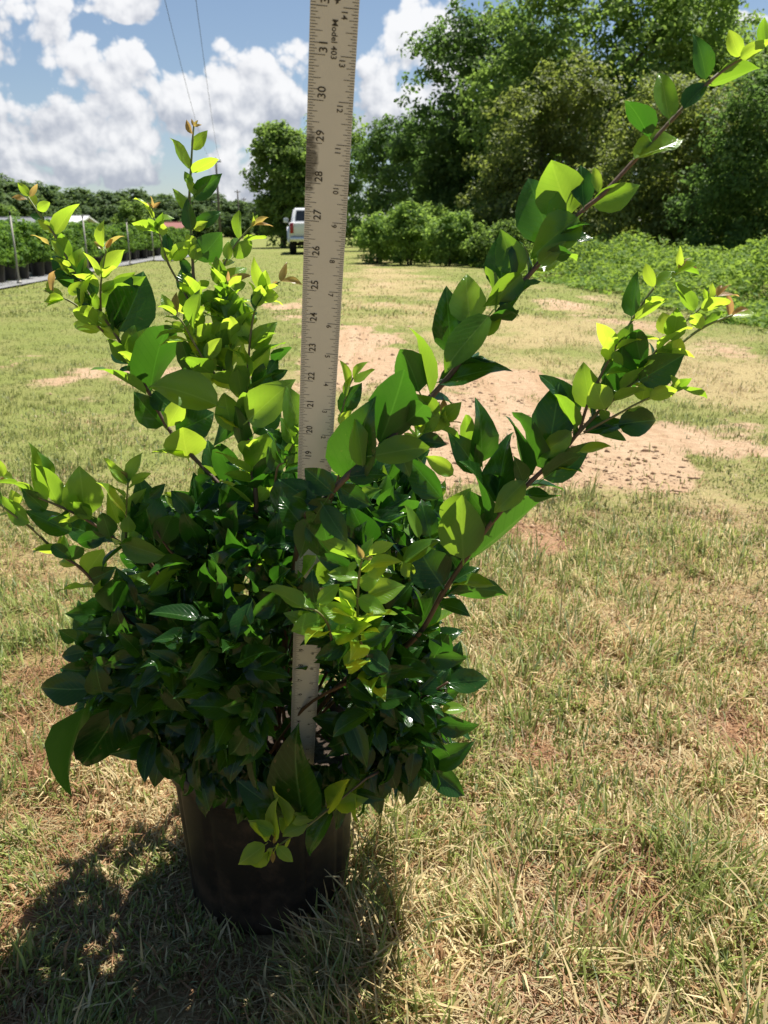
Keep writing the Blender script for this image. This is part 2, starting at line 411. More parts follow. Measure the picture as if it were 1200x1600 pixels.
MAT['wall_white'] = plain('wall_white', (.42, .41, .39), .7, var=.06, scale=1)
MAT['wall_grey'] = plain('wall_grey', (.28, .28, .27), .7, var=.1, scale=1)
MAT['print'] = plain('ruler_print', (.035, .033, .03), .7, var=.3, scale=300)
MAT['f_dark'] = foliage('tree_leaf_dark', (.038, .076, .022), (.100, .155, .046), (.23, .40, .08), .34)
MAT['f_mid'] = foliage('tree_leaf_mid', (.060, .112, .028), (.160, .225, .060), (.36, .54, .10), .38)
MAT['f_pale'] = foliage('tree_leaf_pale', (.085, .16, .04), (.17, .26, .07), (.42, .62, .11), .42)
MAT['f_olive'] = foliage('tree_leaf_olive', (.085, .12, .034), (.18, .21, .066), (.36, .44, .08), .38, spec=.3)
MAT['f_far'] = foliage('far_wood_leaf', (.050, .090, .035), (.105, .155, .060), (.20, .30, .08), .32)
MAT['f_nursery'] = foliage('nursery_leaf', (.040, .095, .018), (.105, .185, .035), (.24, .42, .05), .32)
MAT['f_weed'] = foliage('weed_leaf', (.05, .13, .018), (.18, .26, .055), (.36, .52, .07), .38)
MAT['blade'] = blade_mat('grass_blade', .46)
MAT['cloth'] = plain('ground_cloth', (.20, .20, .205), .9, var=.35, scale=1.2)

# ------------------------------------------------------------------ ground
POT_C = Vector(((413 - 600) / FPX * 1.10, 0.935, 0))
POT_H, POT_R, POT_B = .236, .128, .112

BARE_PX = [([(520, 505), (600, 515), (660, 552), (760, 562), (850, 592), (905, 640), (1000, 652), (1150, 676), (1250, 690), (1130, 712), (1040, 706), (1080, 735),
            (1120, 762), (1000, 778), (890, 778), (830, 745), (720, 748), (640, 770), (560, 700), (540, 610), (480, 590), (470, 545)], 1.0),
           ([(800, 825), (870, 832), (910, 862), (850, 868), (810, 850)], .9),
           ([(70, 572), (170, 566), (290, 574), (300, 600), (200, 606), (100, 602)], .75),
           ([(400, 468), (470, 462), (560, 490), (520, 520), (430, 510)], .55),
           ([(850, 1290), (930, 1260), (1010, 1300), (1050, 1400), (1030, 1480), (930, 1480), (870, 1400)], 1.1),
           ([(1090, 1120), (1180, 1100), (1200, 1170), (1120, 1180)], .8),
           ([(790, 1130), (860, 1120), (880, 1180), (800, 1200)], .85),
           ([(-40, 1100), (90, 1080), (140, 1190), (60, 1260), (-60, 1250)], .6),
           ([(820, 452), (920, 460), (1010, 500), (1200, 548), (1200, 560), (1000, 520), (850, 478)], .55),
           ([(560, 396), (590, 396), (640, 500), (560, 500)], .30)]
STRAW_PX = [([(380, 395), (560, 385), (760, 470), (1000, 520), (1200, 580), (1200, 660), (900, 600), (700, 540), (520, 500), (400, 470)], .8),
            ([(60, 555), (300, 555), (320, 620), (60, 620)], .7), ([(120, 1160), (290, 1160), (290, 1330), (100, 1300)], 1.0),
            ([(700, 880), (900, 870), (1000, 1000), (760, 1100), (680, 1000)], .5)]


def to_px(x, y):
    dy = y; dz = -H
    Z = dy * CT - dz * ST; b = (dy * ST + dz * CT) / Z
    return 600 + FPX * x / Z, 800 - FPX * b


def poly_field(px, py, polys, soft):
    out = np.zeros_like(px)
    for P, amp in polys:
        P = np.array(P, float); n = len(P); inside = np.zeros(px.shape, bool); dist = np.full(px.shape, 1e9)
        for i in range(n):
            a, b = P[i], P[(i + 1) % n]
            c = ((a[1] > py) != (b[1] > py)); xi = (b[0] - a[0]) * (py - a[1]) / (b[1] - a[1] + 1e-9) + a[0]
            inside ^= c & (px < xi)
            ab = b - a; t = np.clip(((px - a[0]) * ab[0] + (py - a[1]) * ab[1]) / (ab @ ab), 0, 1)
            dist = np.minimum(dist, np.hypot(px - a[0] - t * ab[0], (py - a[1] - t * ab[1]) * 1.6))
        sdv = np.where(inside, dist, -dist)
        out = np.maximum(out, amp * np.clip(.5 + sdv / soft, 0, 1))
    return out


def ground_fields(x, y):
    """bare soil and dryness of the turf at ground points"""
    ys = np.maximum(y, .35)
    jx = (vnoise(x, y, 3, .9) - .5) * 1.0; jy = (vnoise(x, y, 4, .9) - .5) * 1.0
    k = np.clip(ys * .25, .12, 1.0)
    px, py = to_px(x + jx * k, np.maximum(ys + jy * k, .3))
    bare = poly_field(px, py, BARE_PX, 60.0)
    n = vnoise(x, y, 6, .45, 5)
    bare = np.clip(bare * 1.2 - np.clip((n - .46) * 3.4, -.1, .9), 0, 1)
    patch = np.clip((vnoise(x, y, 9, .55, 4) - .62 - .05 * (y > 2.2)) * 5, 0, 1) * .7
    bare = np.where(y < 14, np.maximum(bare, patch * np.clip(vnoise(x, y, 10, .12, 3) * 1.6 - .3, 0, 1)), bare)
    dry = .38 + (vnoise(x, y, 21, .8, 4) - .5) * 1.5 + poly_field(px, py, STRAW_PX, 40) * .45
    dry = dry - np.clip((y - 6) / 10, 0, .18) - np.clip((-x - 1.5) / 6, 0, .3) * (y > 3.5) - np.clip((-x - .3) / 2.5, 0, .34) * (y > 2.6)
    dry = dry - np.clip((x - 3.4 + .1 * (y - 8)) * .8, 0, .5) * (y > 5)
    return bare, np.clip(dry, 0, 1)


def ground_height(x, y):
    n = (vnoise(x, y, 40, .22, 3) - .5) * .018 + (vnoise(x, y, 41, 1.6, 3) - .5) * .05
    fall = np.clip((y - .2) / 1.0, 0, 1)
    near_pot = np.clip((np.hypot(x - POT_C.x, y - POT_C.y) - .13) / .3, 0, 1)
    far = np.clip(1 - (np.hypot(x, y) - 25) / 30, 0, 1)
    return n * near_pot * far * (.4 + .6 * fall)


def ground_mat():
    m, N, L = new_mat('field_ground')
    tc = N.new('ShaderNodeTexCoord')

    def noise(scale, detail=6, rough=.6):
        n = N.new('ShaderNodeTexNoise'); n.inputs['Scale'].default_value = scale; n.inputs['Detail'].default_value = detail; n.inputs['Roughness'].default_value = rough
        L.new(tc.outputs['Object'], n.inputs['Vector']); return n.outputs[0]

    def mixc(f, a, b):
        n = N.new('ShaderNodeMix'); n.data_type = 'RGBA'
        if isinstance(f, float): n.inputs[0].default_value = f
        else: L.new(f, n.inputs[0])
        for i, x in ((6, a), (7, b)):
            if isinstance(x, tuple): n.inputs[i].default_value = (*x, 1)
            else: L.new(x, n.inputs[i])
        return n.outputs[2]

    def rng(v, a, b):
        n = N.new('ShaderNodeMapRange'); n.interpolation_type = 'SMOOTHSTEP'; L.new(v, n.inputs[0]); n.inputs[1].default_value = a; n.inputs[2].default_value = b; return n.outputs[0]

    def mth(op, a, b):
        n = N.new('ShaderNodeMath'); n.operation = op; n.use_clamp = True
        for i, x in enumerate((a, b)):
            if isinstance(x, (int, float)): n.inputs[i].default_value = x
            else: L.new(x, n.inputs[i])
        return n.outputs[0]
    ab = N.new('ShaderNodeAttribute'); ab.attribute_name = 'bare'; ad = N.new('ShaderNodeAttribute'); ad.attribute_name = 'dry'
    fine = noise(140, 8, .7); mid = noise(22, 6, .65); big = noise(1.3, 5, .6); grit = noise(420, 4, .7)
    soil = mixc(rng(mid, .3, .7), (.32, .21, .128), (.42, .305, .195)); soil = mixc(mth('MULTIPLY', rng(grit, .55, .75), .4), soil, (.25, .13, .07))
    mp = N.new('ShaderNodeMapping'); mp.inputs['Scale'].default_value = (7.0, .7, 1); mp.inputs['Rotation'].default_value = (0, 0, .9); L.new(tc.outputs['Object'], mp.inputs['Vector'])
    st = N.new('ShaderNodeTexNoise'); st.inputs['Scale'].default_value = 1.0; st.inputs['Detail'].default_value = 6; L.new(mp.outputs[0], st.inputs['Vector'])
    soil = mixc(mth('MULTIPLY', rng(st.outputs[0], .45, .66), .6), soil, (.43, .315, .205)); soil = mixc(mth('MULTIPLY', rng(st.outputs[0], .48, .34), .55), soil, (.33, .21, .12))
    soil = mixc(mth('MULTIPLY', rng(fine, .58, .72), .5), soil, (.36, .29, .14))
    red = mixc(rng(fine, .35, .65), (.24, .125, .065), (.38, .235, .135))
    straw = mixc(rng(fine, .3, .7), (.24, .18, .085), (.41, .34, .17))
    green = mixc(rng(fine, .3, .7), (.10, .125, .028), (.235, .255, .075))
    dryf = mth('ADD', ad.outputs['Fac'], 0.0)
    dn = N.new('ShaderNodeMath'); dn.operation = 'MULTIPLY_ADD'; L.new(mid, dn.inputs[0]); dn.inputs[1].default_value = .9; L.new(ad.outputs['Fac'], dn.inputs[2])
    dn2 = mth('SUBTRACT', dn.outputs[0], .45)
    turf = mixc(rng(dn2, .2, .8), green, straw); turf = mixc(mth('MULTIPLY', rng(big, .42, .64), .28), turf, (.26, .20, .10))
    cd = N.new('ShaderNodeSeparateXYZ'); L.new(tc.outputs['Object'], cd.inputs[0])
    nearf = N.new('ShaderNodeMapRange'); L.new(cd.outputs[1], nearf.inputs[0]); nearf.inputs[1].default_value = 1.6; nearf.inputs[2].default_value = 3.2
    gsoil = mixc(nearf.outputs[0], red, soil)
    under = mixc(.5, gsoil, turf)
    turf2 = mixc(nearf.outputs[0], under, turf)
    bf = N.new('ShaderNodeMath'); bf.operation = 'MULTIPLY_ADD'; L.new(noise(9, 7, .72), bf.inputs[0]); bf.inputs[1].default_value = 1.3; L.new(ab.outputs['Fac'], bf.inputs[2])
    col = mixc(rng(mth('SUBTRACT', bf.outputs[0], .65), .22, .60), turf2, gsoil)
    p = N.new('ShaderNodeBsdfPrincipled'); L.new(col, p.inputs['Base Color']); p.inputs['Roughness'].default_value = .95; p.inputs['Specular IOR Level'].default_value = .1
    b = N.new('ShaderNodeBump'); b.inputs['Strength'].default_value = .9; b.inputs['Distance'].default_value = .02; L.new(mid, b.inputs['Height'])
    b2 = N.new('ShaderNodeBump'); b2.inputs['Strength'].default_value = .7; b2.inputs['Distance'].default_value = .006; L.new(fine, b2.inputs['Height']); L.new(b.outputs[0], b2.inputs['Normal'])
    L.new(b2.outputs[0], p.inputs['Normal'])
    o = N.new('ShaderNodeOutputMaterial'); L.new(p.outputs[0], o.inputs[0])
    return m


def build_ground():
    ys = np.concatenate([np.linspace(-60, 0, 8), np.geomspace(.3, 40, 330), np.geomspace(44, 3000, 26)])
    xs1 = np.geomspace(.012, 9, 150); xs = np.concatenate([[0], xs1, np.geomspace(10, 2500, 24)]); xs = np.concatenate([-xs[:0:-1], xs])
    # finer even spacing where the near turf is
    xs = np.sort(np.unique(np.concatenate([xs, np.linspace(-1.6, 1.6, 130)])))
    X, Y = np.meshgrid(xs, ys); Z = ground_height(X, Y)
    nx, ny = len(xs), len(ys); idx = np.arange(nx * ny).reshape(ny, nx)
    q = np.stack([idx[:-1, :-1], idx[:-1, 1:], idx[1:, 1:], idx[1:, :-1]], -1).reshape(-1, 4)
    me = np_mesh('ground', np.stack([X, Y, Z], -1), quads=q, smooth=True)
    b, d = ground_fields(X.ravel(), Y.ravel()); point_float(me, b, 'bare'); point_float(me, d, 'dry')
    o = link('ground', me, ground_mat()); tag(o, kind='structure')
    o['label'] = 'mown dry field with bare sandy patches'
    return o


build_ground()


def blades(name, n_try, xr, yr, hr, wr, seed, dens=None, lay=.35, flat_bias=1.0, yel=0.0, thin=.30):
    """one mesh of single grass blades: two base points, bent middle, pointed tip"""
    r = np.random.default_rng(seed)
    y = yr[0] * (yr[1] / yr[0]) ** r.random(n_try)          # denser where near
    half = (y * CT + H * ST) * .53 + .05
    x = (r.random(n_try) * 2 - 1) * half
    x += .0
    bare, dry = ground_fields(x, y)
    clump = vnoise(x, y, seed + 5, .07, 3)
    keep = r.random(n_try) < np.clip((1.08 - bare * 1.12), .03, 1) * np.clip((clump - thin) * 3.4, .06 if thin < .4 else .0, 1)
    keep &= np.hypot(x - POT_C.x, y - POT_C.y) > POT_B + .006
    x, y, bare, dry, clump = x[keep], y[keep], bare[keep], dry[keep], clump[keep]; n = len(x)
    isdry = r.random(n) < np.clip(dry * .95 + .02, 0, .96)
    tall = np.clip(vnoise(x, y, seed + 9, .3, 3) * 1.7 - .25, .35, 1.25)
    h = (hr[0] + (hr[1] - hr[0]) * r.random(n) ** 2.2) * tall
    wd = wr[0] + (wr[1] - wr[0]) * r.random(n)
    az = r.random(n) * 2 * np.pi; az = np.where(r.random(n) < .55, vnoise(x, y, seed + 13, .18, 2) * 14 + r.normal(0, .6, n), az)
    tilt = np.clip(np.abs(r.normal(.35, .35, n)) + isdry * np.abs(r.normal(lay, .45, n)), 0, 1.5) * flat_bias
    tilt = np.clip(tilt, 0, 1.52); bend = r.random(n) * .9 + .1
    dx, dy = np.cos(az), np.sin(az); sx, sy = -dy, dx
    z0 = ground_height(x, y) - .002
    t1 = tilt; t2 = np.clip(tilt + bend, 0, 1.65)
    l1, l2 = h * .55, h * .45
    mx = x + dx * np.sin(t1) * l1; my = y + dy * np.sin(t1) * l1; mz = z0 + np.cos(t1) * l1 + .002
    tx = mx + dx * np.sin(t2) * l2; ty = my + dy * np.sin(t2) * l2; tz = np.maximum(mz + np.cos(t2) * l2, z0 + .003)
    hw = wd * .5
    V = np.empty((n, 5, 3), np.float32)
    V[:, 0] = np.stack([x - sx * hw * .8, y - sy * hw * .8, z0], -1); V[:, 1] = np.stack([x + sx * hw * .8, y + sy * hw * .8, z0], -1)
    V[:, 2] = np.stack([mx + sx * hw, my + sy * hw, mz], -1); V[:, 3] = np.stack([mx - sx * hw, my - sy * hw, mz], -1)
    V[:, 4] = np.stack([tx, ty, tz], -1)
    base = np.arange(n)[:, None] * 5
    q = base + np.array([0, 1, 2, 3]); t = base + np.array([3, 2, 4])
    me = np_mesh(name, V.reshape(-1, 3), tris=t, quads=q, smooth=True)
    s = r.random((n, 1))
    straw = np.array([.44, .345, .165]) * (1 - s) + np.array([.60, .50, .29]) * s
    brown = np.array([.30, .175, .085]) * (1 - s) + np.array([.42, .27, .14]) * s
    green = np.array([.135, .185, .040]) * (1 - s) + np.array([.32, .36, .105]) * s
    blue = np.array([.19, .24, .115])
    green = green * (1 - yel) + np.array([.29, .295, .095]) * yel
    c = np.where((r.random(n) < .14 * (1 - yel))[:, None], blue * (.8 + .5 * s), green)
    dcol = np.where((r.random(n) < .22 + .35 * (bare > .2))[:, None], brown, straw)
    c = np.where(isdry[:, None], dcol, c) * (.8 + .4 * r.random((n, 1))) * ((1 - .40 * yel) if yel else 1.22)
    point_color(me, np.repeat(c, 5, axis=0))
    o = link(name, me, MAT['blade'])
    return o


tag(blades('grass', 170000, None, (.62, 2.4), (.02, .105), (.0014, .0036), 101, lay=.42), 'short dry and green turf around the potted shrub', 'grass', kind='stuff')
tag(blades('tall_grass', 60000, None, (.62, 3.4), (.05, .13), (.0016, .0042), 151, lay=.12, thin=.52), 'longer green grass tufts standing out of the turf near the pot', 'grass', kind='stuff')
tag(blades('grass', 170000, None, (2.2, 9.5), (.02, .055), (.0025, .005), 201, lay=.6, yel=.35), 'sunlit thin turf across the middle of the lane', 'grass', kind='stuff')
tag(blades('grass', 80000, None, (9, 40), (.03, .08), (.007, .015), 301, lay=.5, yel=.4), 'yellowing mown grass of the lane towards the parked truck', 'grass', kind='stuff')


def litter():
    r = np.random.default_rng(77); n = 75000
    y = .6 * (2.6 / .6) ** r.random(n); half = (y * CT + H * ST) * .53 + .05; x = (r.random(n) * 2 - 1) * half
    bare, _ = ground_fields(x, y); k = (np.hypot(x - POT_C.x, y - POT_C.y) > POT_B + .02) & (r.random(n) < np.clip((vnoise(x, y, 55, .1, 3) - .3) * 2.2 + bare, .12, 1)); x, y, bare = x[k], y[k], bare[k]; n = len(x)
    L_ = r.random(n) ** 1.5 * .06 + .010; w_ = .0004 + r.random(n) ** 2 * .0010; a = r.random(n) * 2 * np.pi
    z = ground_height(x, y) + .002 + r.random(n) * .012; dz = r.normal(0, .22, n) * L_ * .5
    dx, dy = np.cos(a) * L_ * .5, np.sin(a) * L_ * .5; sx, sy = -np.sin(a) * w_, np.cos(a) * w_
    g = ground_height(x, y) + .001
    V = np.stack([np.stack([x - dx - sx, y - dy - sy, np.maximum(z - dz, g)], -1), np.stack([x - dx + sx, y - dy + sy, np.maximum(z - dz, g)], -1),
                  np.stack([x + dx + sx * .6, y + dy + sy * .6, np.maximum(z + dz, g)], -1), np.stack([x + dx - sx * .6, y + dy - sy * .6, np.maximum(z + dz, g)], -1)], 1)
    me = np_mesh('straw', V.reshape(-1, 3), quads=np.arange(n)[:, None] * 4 + np.arange(4))
    s = r.random((n, 1)); c = np.where((r.random(n) < .45 + bare)[:, None], np.array([.36, .205, .105]) * (.6 + .7 * s), np.array([.46, .37, .20]) * (.7 + .5 * s))
    point_color(me, np.repeat(c, 4, axis=0))
    tag(link('straw', me, MAT['blade']), 'dead straw clippings lying on red soil around the pot', 'straw', kind='stuff')


litter()


def clods():
    r = np.random.default_rng(88); n = 26000
    y = 2.3 * (9.0 / 2.3) ** r.random(n); half = (y * CT + H * ST) * .53; x = (r.random(n) * 2 - 1) * half
    bare, _ = ground_fields(x, y); k = r.random(n) < np.clip(bare * 1.1 - .15, 0, .8) * np.clip((vnoise(x, y, 71, .5, 3) - .35) * 3, .05, 1); x, y = x[k], y[k]; n = len(x)
    s = (.003 + .013 * r.random(n) ** 4)[:, None, None]
    O = np.array([(1, 0, 0), (0, 1, 0), (-1, 0, 0), (0, -1, 0), (0, 0, .8), (0, 0, -.4)], float)[None] * (1 + .35 * r.normal(size=(n, 6, 1)))
    a = r.random(n) * 6.28; ca, sa = np.cos(a)[:, None], np.sin(a)[:, None]
    P = np.stack([O[..., 0] * ca - O[..., 1] * sa, O[..., 0] * sa + O[..., 1] * ca, O[..., 2]], -1) * s + np.stack([x, y, ground_height(x, y) + .001], -1)[:, None]
    T = np.array([(0, 1, 4), (1, 2, 4), (2, 3, 4), (3, 0, 4), (1, 0, 5), (2, 1, 5), (3, 2, 5), (0, 3, 5)])
    me = np_mesh('clods', P.reshape(-1, 3), tris=(np.arange(n)[:, None, None] * 6 + T[None]).reshape(-1, 3), smooth=True)
    c = np.array([.34, .225, .135]) * (.7 + .6 * r.random((n, 1))); point_color(me, np.repeat(c, 6, axis=0))
    m, N, L = new_mat('clod_soil'); at_ = N.new('ShaderNodeAttribute'); at_.attribute_name = 'tint'; p = N.new('ShaderNodeBsdfPrincipled'); L.new(at_.outputs['Color'], p.inputs['Base Color']); p.inputs['Roughness'].default_value = .95
    o = N.new('ShaderNodeOutputMaterial'); L.new(p.outputs[0], o.inputs[0])
    tag(link('clods', me, m), 'small soil clods scattered over the bare sandy track', 'soil', kind='stuff')


clods()


# ------------------------------------------------------------------ trees and shrubs behind
def leaf_cards(r, P, nrm, size):
    n = len(P)
    t = r.normal(size=(n, 3)); t -= nrm * (t * nrm).sum(1, keepdims=True); t /= np.linalg.norm(t, axis=1, keepdims=True) + 1e-9
    b = np.cross(nrm, t); s = size[:, None]
    V = np.stack([P - t * s * .5, P + b * s * .30 + nrm * s * .06, P + t * s * .55, P - b * s * .30 + nrm * s * .06], 1)
    return V


def crown_mesh(name, seed, blobs, clumps, per, size, clump_r=(.3, .6), droop=.2):
    """foliage of a crown: leaf-sized folded faces in uneven clumps through the crown's volume"""
    r = np.random.default_rng(seed); blobs = np.array(blobs, float)
    vol = (blobs[:, 3] * blobs[:, 4] * blobs[:, 5]) ** (2 / 3); pk = r.choice(len(blobs), clumps, p=vol / vol.sum())
    d = r.normal(size=(clumps, 3)); d /= np.linalg.norm(d, axis=1, keepdims=True)
    rad = np.where(r.random(clumps) < .75, .72 + .38 * r.random(clumps) ** 1.2, r.random(clumps) ** .5 * .75)
    C = blobs[pk, :3] + d * blobs[pk, 3:] * rad[:, None]
    cr = clump_r[0] + (clump_r[1] - clump_r[0]) * r.random(clumps); cnt = (per * (.5 + r.random(clumps))).astype(int)
    ci = np.repeat(np.arange(clumps), cnt); n = len(ci)
    o = r.normal(size=(n, 3)); o /= np.linalg.norm(o, axis=1, keepdims=True); o *= (r.random(n) ** .45)[:, None]
    P = C[ci] + o * cr[ci][:, None] * np.array([1.15, 1.15, .8]); P[:, 2] -= droop * np.hypot(o[:, 0], o[:, 1]) * cr[ci]
    nr = d[ci] * .5 + o * .7 + r.normal(size=(n, 3)) * .65 + np.array([0, 0, .55]); nr /= np.linalg.norm(nr, axis=1, keepdims=True)
    k = P[:, 2] > .03; P, nr = P[k], nr[k]; n = len(P)
    V = leaf_cards(r, P, nr, size * (.6 + .8 * r.random(n)))
    V[:, :, 2] = np.maximum(V[:, :, 2], .005)
    return np_mesh(name, V.reshape(-1, 3), quads=np.arange(n)[:, None] * 4 + np.arange(4), smooth=False)


def trunk_mesh(seed, hgt, r0, limbs):
    rr = random.Random(seed); b = MB(); pts = [Vector((0, 0, -.05))]
    for i in range(1, 7): pts.append(Vector((rr.uniform(-.08, .08) * i * hgt * .05, rr.uniform(-.08, .08) * i * hgt * .05, hgt * i / 6)))
    b.tube(pts, [r0 * (1.25 if i == 0 else 1 - .12 * i) for i in range(7)], 8)
    for k in range(limbs):
        i = rr.randint(1, 5); a = rr.uniform(0, 6.28); l = hgt * rr.uniform(.14, .28); p = pts[i]
        q = [p, p + Vector((math.cos(a) * l * .5, math.sin(a) * l * .5, l * .35)), p + Vector((math.cos(a) * l * .95, math.sin(a) * l * .95, l * .9))]
        b.tube(q, [r0 * .45, r0 * .3, r0 * .1], 6)
    return b.mesh('trunk', smooth=True)


def tree(name, label, loc, seed, blobs, clumps, per, size, mat, hgt, r0=.16, limbs=7, cat='tree', group=None, clump_r=(.3, .6)):
    t = empty(name, loc); tag(t, label, cat, group)
    link('trunk', trunk_mesh(seed, hgt, r0, limbs), MAT['bark'], t)
    link('crown', crown_mesh('crown', seed, blobs, clumps, per, size, clump_r), MAT[mat], t)
    return t


def elev(py, D): d = ray(600, py); return H + D * d.z / d.y


# the wood edge on the right
tree('broadleaf_tree', 'tallest broad dark green tree in the wood edge beside the weedy bank', side(930, 29), 1,
     [(0, 0, 6.4, 3.9, 2.8, 2.5), (-2.6, -.3, 4.8, 2.2, 2.0, 2.4), (2.8, 0, 5.8, 2.5, 2.0, 2.4), (.5, -.6, 3.2, 3.8, 2.0, 2.6), (.2, 0, 8.4, 3.2, 2.0, 1.5), (-2.2, -.4, 1.6, 2.2, 1.6, 1.6), (2.4, -.4, 1.6, 2.4, 1.6, 1.6)], 820, 62, .17, 'f_mid', 6.5, .24)
tree('broadleaf_tree', 'tall dark feathery tree in the wood edge left of the tallest tree', side(742, 33), 2,
     [(0, 0, 5.4, 2.8, 2.2, 2.6), (-.5, 0, 7.2, 1.9, 1.6, 1.3), (-1.4, -.3, 3.2, 2.2, 1.6, 2.2), (1.3, 0, 3.4, 2.3, 1.6, 2.4), (1.4, 0, 7.2, 1.9, 1.5, 1.7), (-.6, -.4, 1.5, 2.6, 1.4, 1.5)], 560, 58, .17, 'f_dark', 6, .2)
tree('broadleaf_tree', 'mid height dark tree on the lane beside the white truck', side(650, 44), 3,
     [(0, 0, 3.8, 2.9, 1.8, 2.5), (-1.3, 0, 4.9, 1.6, 1.2, 1.3), (1.4, 0, 5.0, 1.9, 1.4, 1.9), (0, -.4, 1.7, 3.2, 1.4, 1.7)], 420, 52, .20, 'f_dark', 4.5, .16)
tree('broadleaf_tree', 'rounded green tree standing just beyond the white truck', side(443, 52), 4,
     [(0, 0, 4.2, 1.9, 1.6, 2.7), (-.4, 0, 5.9, 1.1, 1.1, 1.1), (.5, 0, 2.2, 2.0, 1.5, 2.1), (.9, 0, 5.2, 1.3, 1.1, 1.4)], 400, 52, .22, 'f_mid', 5.2, .16)
tree('broadleaf_tree', 'slim taller tree behind the yardstick beyond the truck', side(522, 55), 5,
     [(0, 0, 5.0, 2.6, 1.6, 2.7), (-1.4, 0, 3.6, 1.8, 1.5, 2.6), (.7, 0, 6.9, 1.4, 1.2, 1.1), (0, 0, 2.2, 3.0, 1.6, 2.2)], 380, 50, .22, 'f_mid', 5.6, .16)
tree('vine_covered_tree', 'olive green vine draped tree in front of the tallest tree', side(838, 25.5), 6,
     [(0, 0, 3.0, 1.9, 1.5, 1.9), (.6, 0, 4.3, 1.5, 1.1, 1.2), (-.9, -.2, 1.6, 1.4, 1.2, 1.6), (.9, -.2, 1.5, 1.6, 1.2, 1.5)], 440, 66, .12, 'f_olive', 3.4, .14, clump_r=(.22, .45))
tree('vine_covered_tree', 'low vine smothered tree above the leafy bank with glossy leaves', side(1060, 22.5), 7,
     [(0, 0, 2.6, 2.3, 1.5, 1.8), (1.3, 0, 3.3, 1.5, 1.1, 1.2), (-1.4, 0, 1.6, 1.6, 1.2, 1.5), (.9, -.3, 1.4, 2.1, 1.2, 1.4), (-.6, 0, 3.7, 1.3, 1.0, 1.1)], 540, 66, .11, 'f_olive', 3, .14, clump_r=(.2, .42))
tree('vine_covered_tree', 'dark vine covered tree farthest along the bank from the truck', side(1215, 19.5), 8,
     [(0, 0, 2.5, 2.0, 1.5, 1.9), (-.9, 0, 1.4, 1.6, 1.2, 1.4), (.9, 0, 3.4, 1.6, 1.2, 1.3), (-.6, 0, 3.4, 1.0, 1.0, 1.0)], 430, 66, .105, 'f_dark', 3, .13, clump_r=(.2, .4))
tree('broadleaf_tree', 'tall green tree rising behind the vine smothered tree', side(1120, 31), 9,
     [(0, 0, 4.8, 2.6, 1.9, 2.4), (-.9, 0, 6.6, 1.9, 1.4, 1.3), (1.8, 0, 4.4, 1.9, 1.5, 2.0), (.5, 0, 2.0, 3.0, 1.5, 2.0)], 480, 56, .17, 'f_mid', 5, .18)
tree('broadleaf_tree', 'shaded tree in the gap behind the wood edge', side(1010, 37), 10,
     [(0, 0, 4.0, 3.8, 1.6, 3.6), (4.2, 0, 3.6, 3.8, 1.6, 3.4), (-4.2, 0, 3.4, 3.4, 1.6, 3.4), (-7.2, 0, 2.6, 2.6, 1.4, 2.6)], 560, 60, .26, 'f_dark', 4, .2, clump_r=(.4, .8))


def bush(name, label, loc, seed, blobs, clumps, per, size, mat, stems, group=None):
    t = empty(name, loc); tag(t, label, 'bush', group); rr = random.Random(seed); top = max(b[2] for b in blobs)
    b = MB()
    for k in range(stems):
        a = rr.uniform(0, 6.28); s = rr.uniform(.15, .5)
        b.tube([(math.cos(a) * .06, math.sin(a) * .06, -.03), (math.cos(a) * s * .5, math.sin(a) * s * .5, top * .5), (math.cos(a) * s, math.sin(a) * s, top)], [.018, .012, .005], 5)
    b.build('stem', MAT['bark'], t, smooth=True)
    link('foliage', crown_mesh('foliage', seed, blobs, clumps, per, size, (.10, .22)), MAT[mat], t)


bush('leafy_bush', 'tall pale green bush at the edge of the lane by the weeds', side(640, 24.5), 31, [(0, 0, .8, .72, .6, .75), (-.15, 0, 1.25, .48, .4, .45)], 210, 46, .085, 'f_pale', 7)
bush('leafy_bush', 'smaller pale bush between the truck and the tallest pale bush', side(586, 25.5), 32, [(0, 0, .65, .55, .5, .65), (.15, 0, 1.05, .38, .35, .35)], 150, 44, .085, 'f_pale', 6)
bush('leafy_bush', 'pale green bush with a bare brown stem beside the dark wood', side(700, 23.5), 33, [(0, 0, .65, .72, .5, .6), (.25, 0, 1.0, .42, .4, .4)], 190, 44, .085, 'f_pale', 7)
bush('leafy_bush', 'scrubby green bush filling the gap behind the pale bushes', side(665, 26.5), 35, [(0, 0, .7, 1.7, .5, .75), (.7, 0, 1.2, 1.0, .4, .55), (-1.0, 0, .9, .9, .4, .6), (1.9, 0, .9, 1.1, .5, .8)], 420, 44, .09, 'f_pale', 8)
bush('leafy_bush', 'low spreading bush at the foot of the tallest tree', side(775, 22.5), 34, [(0, 0, .55, .85, .5, .55), (.4, 0, .85, .45, .4, .4)], 180, 44, .085, 'f_mid', 7)


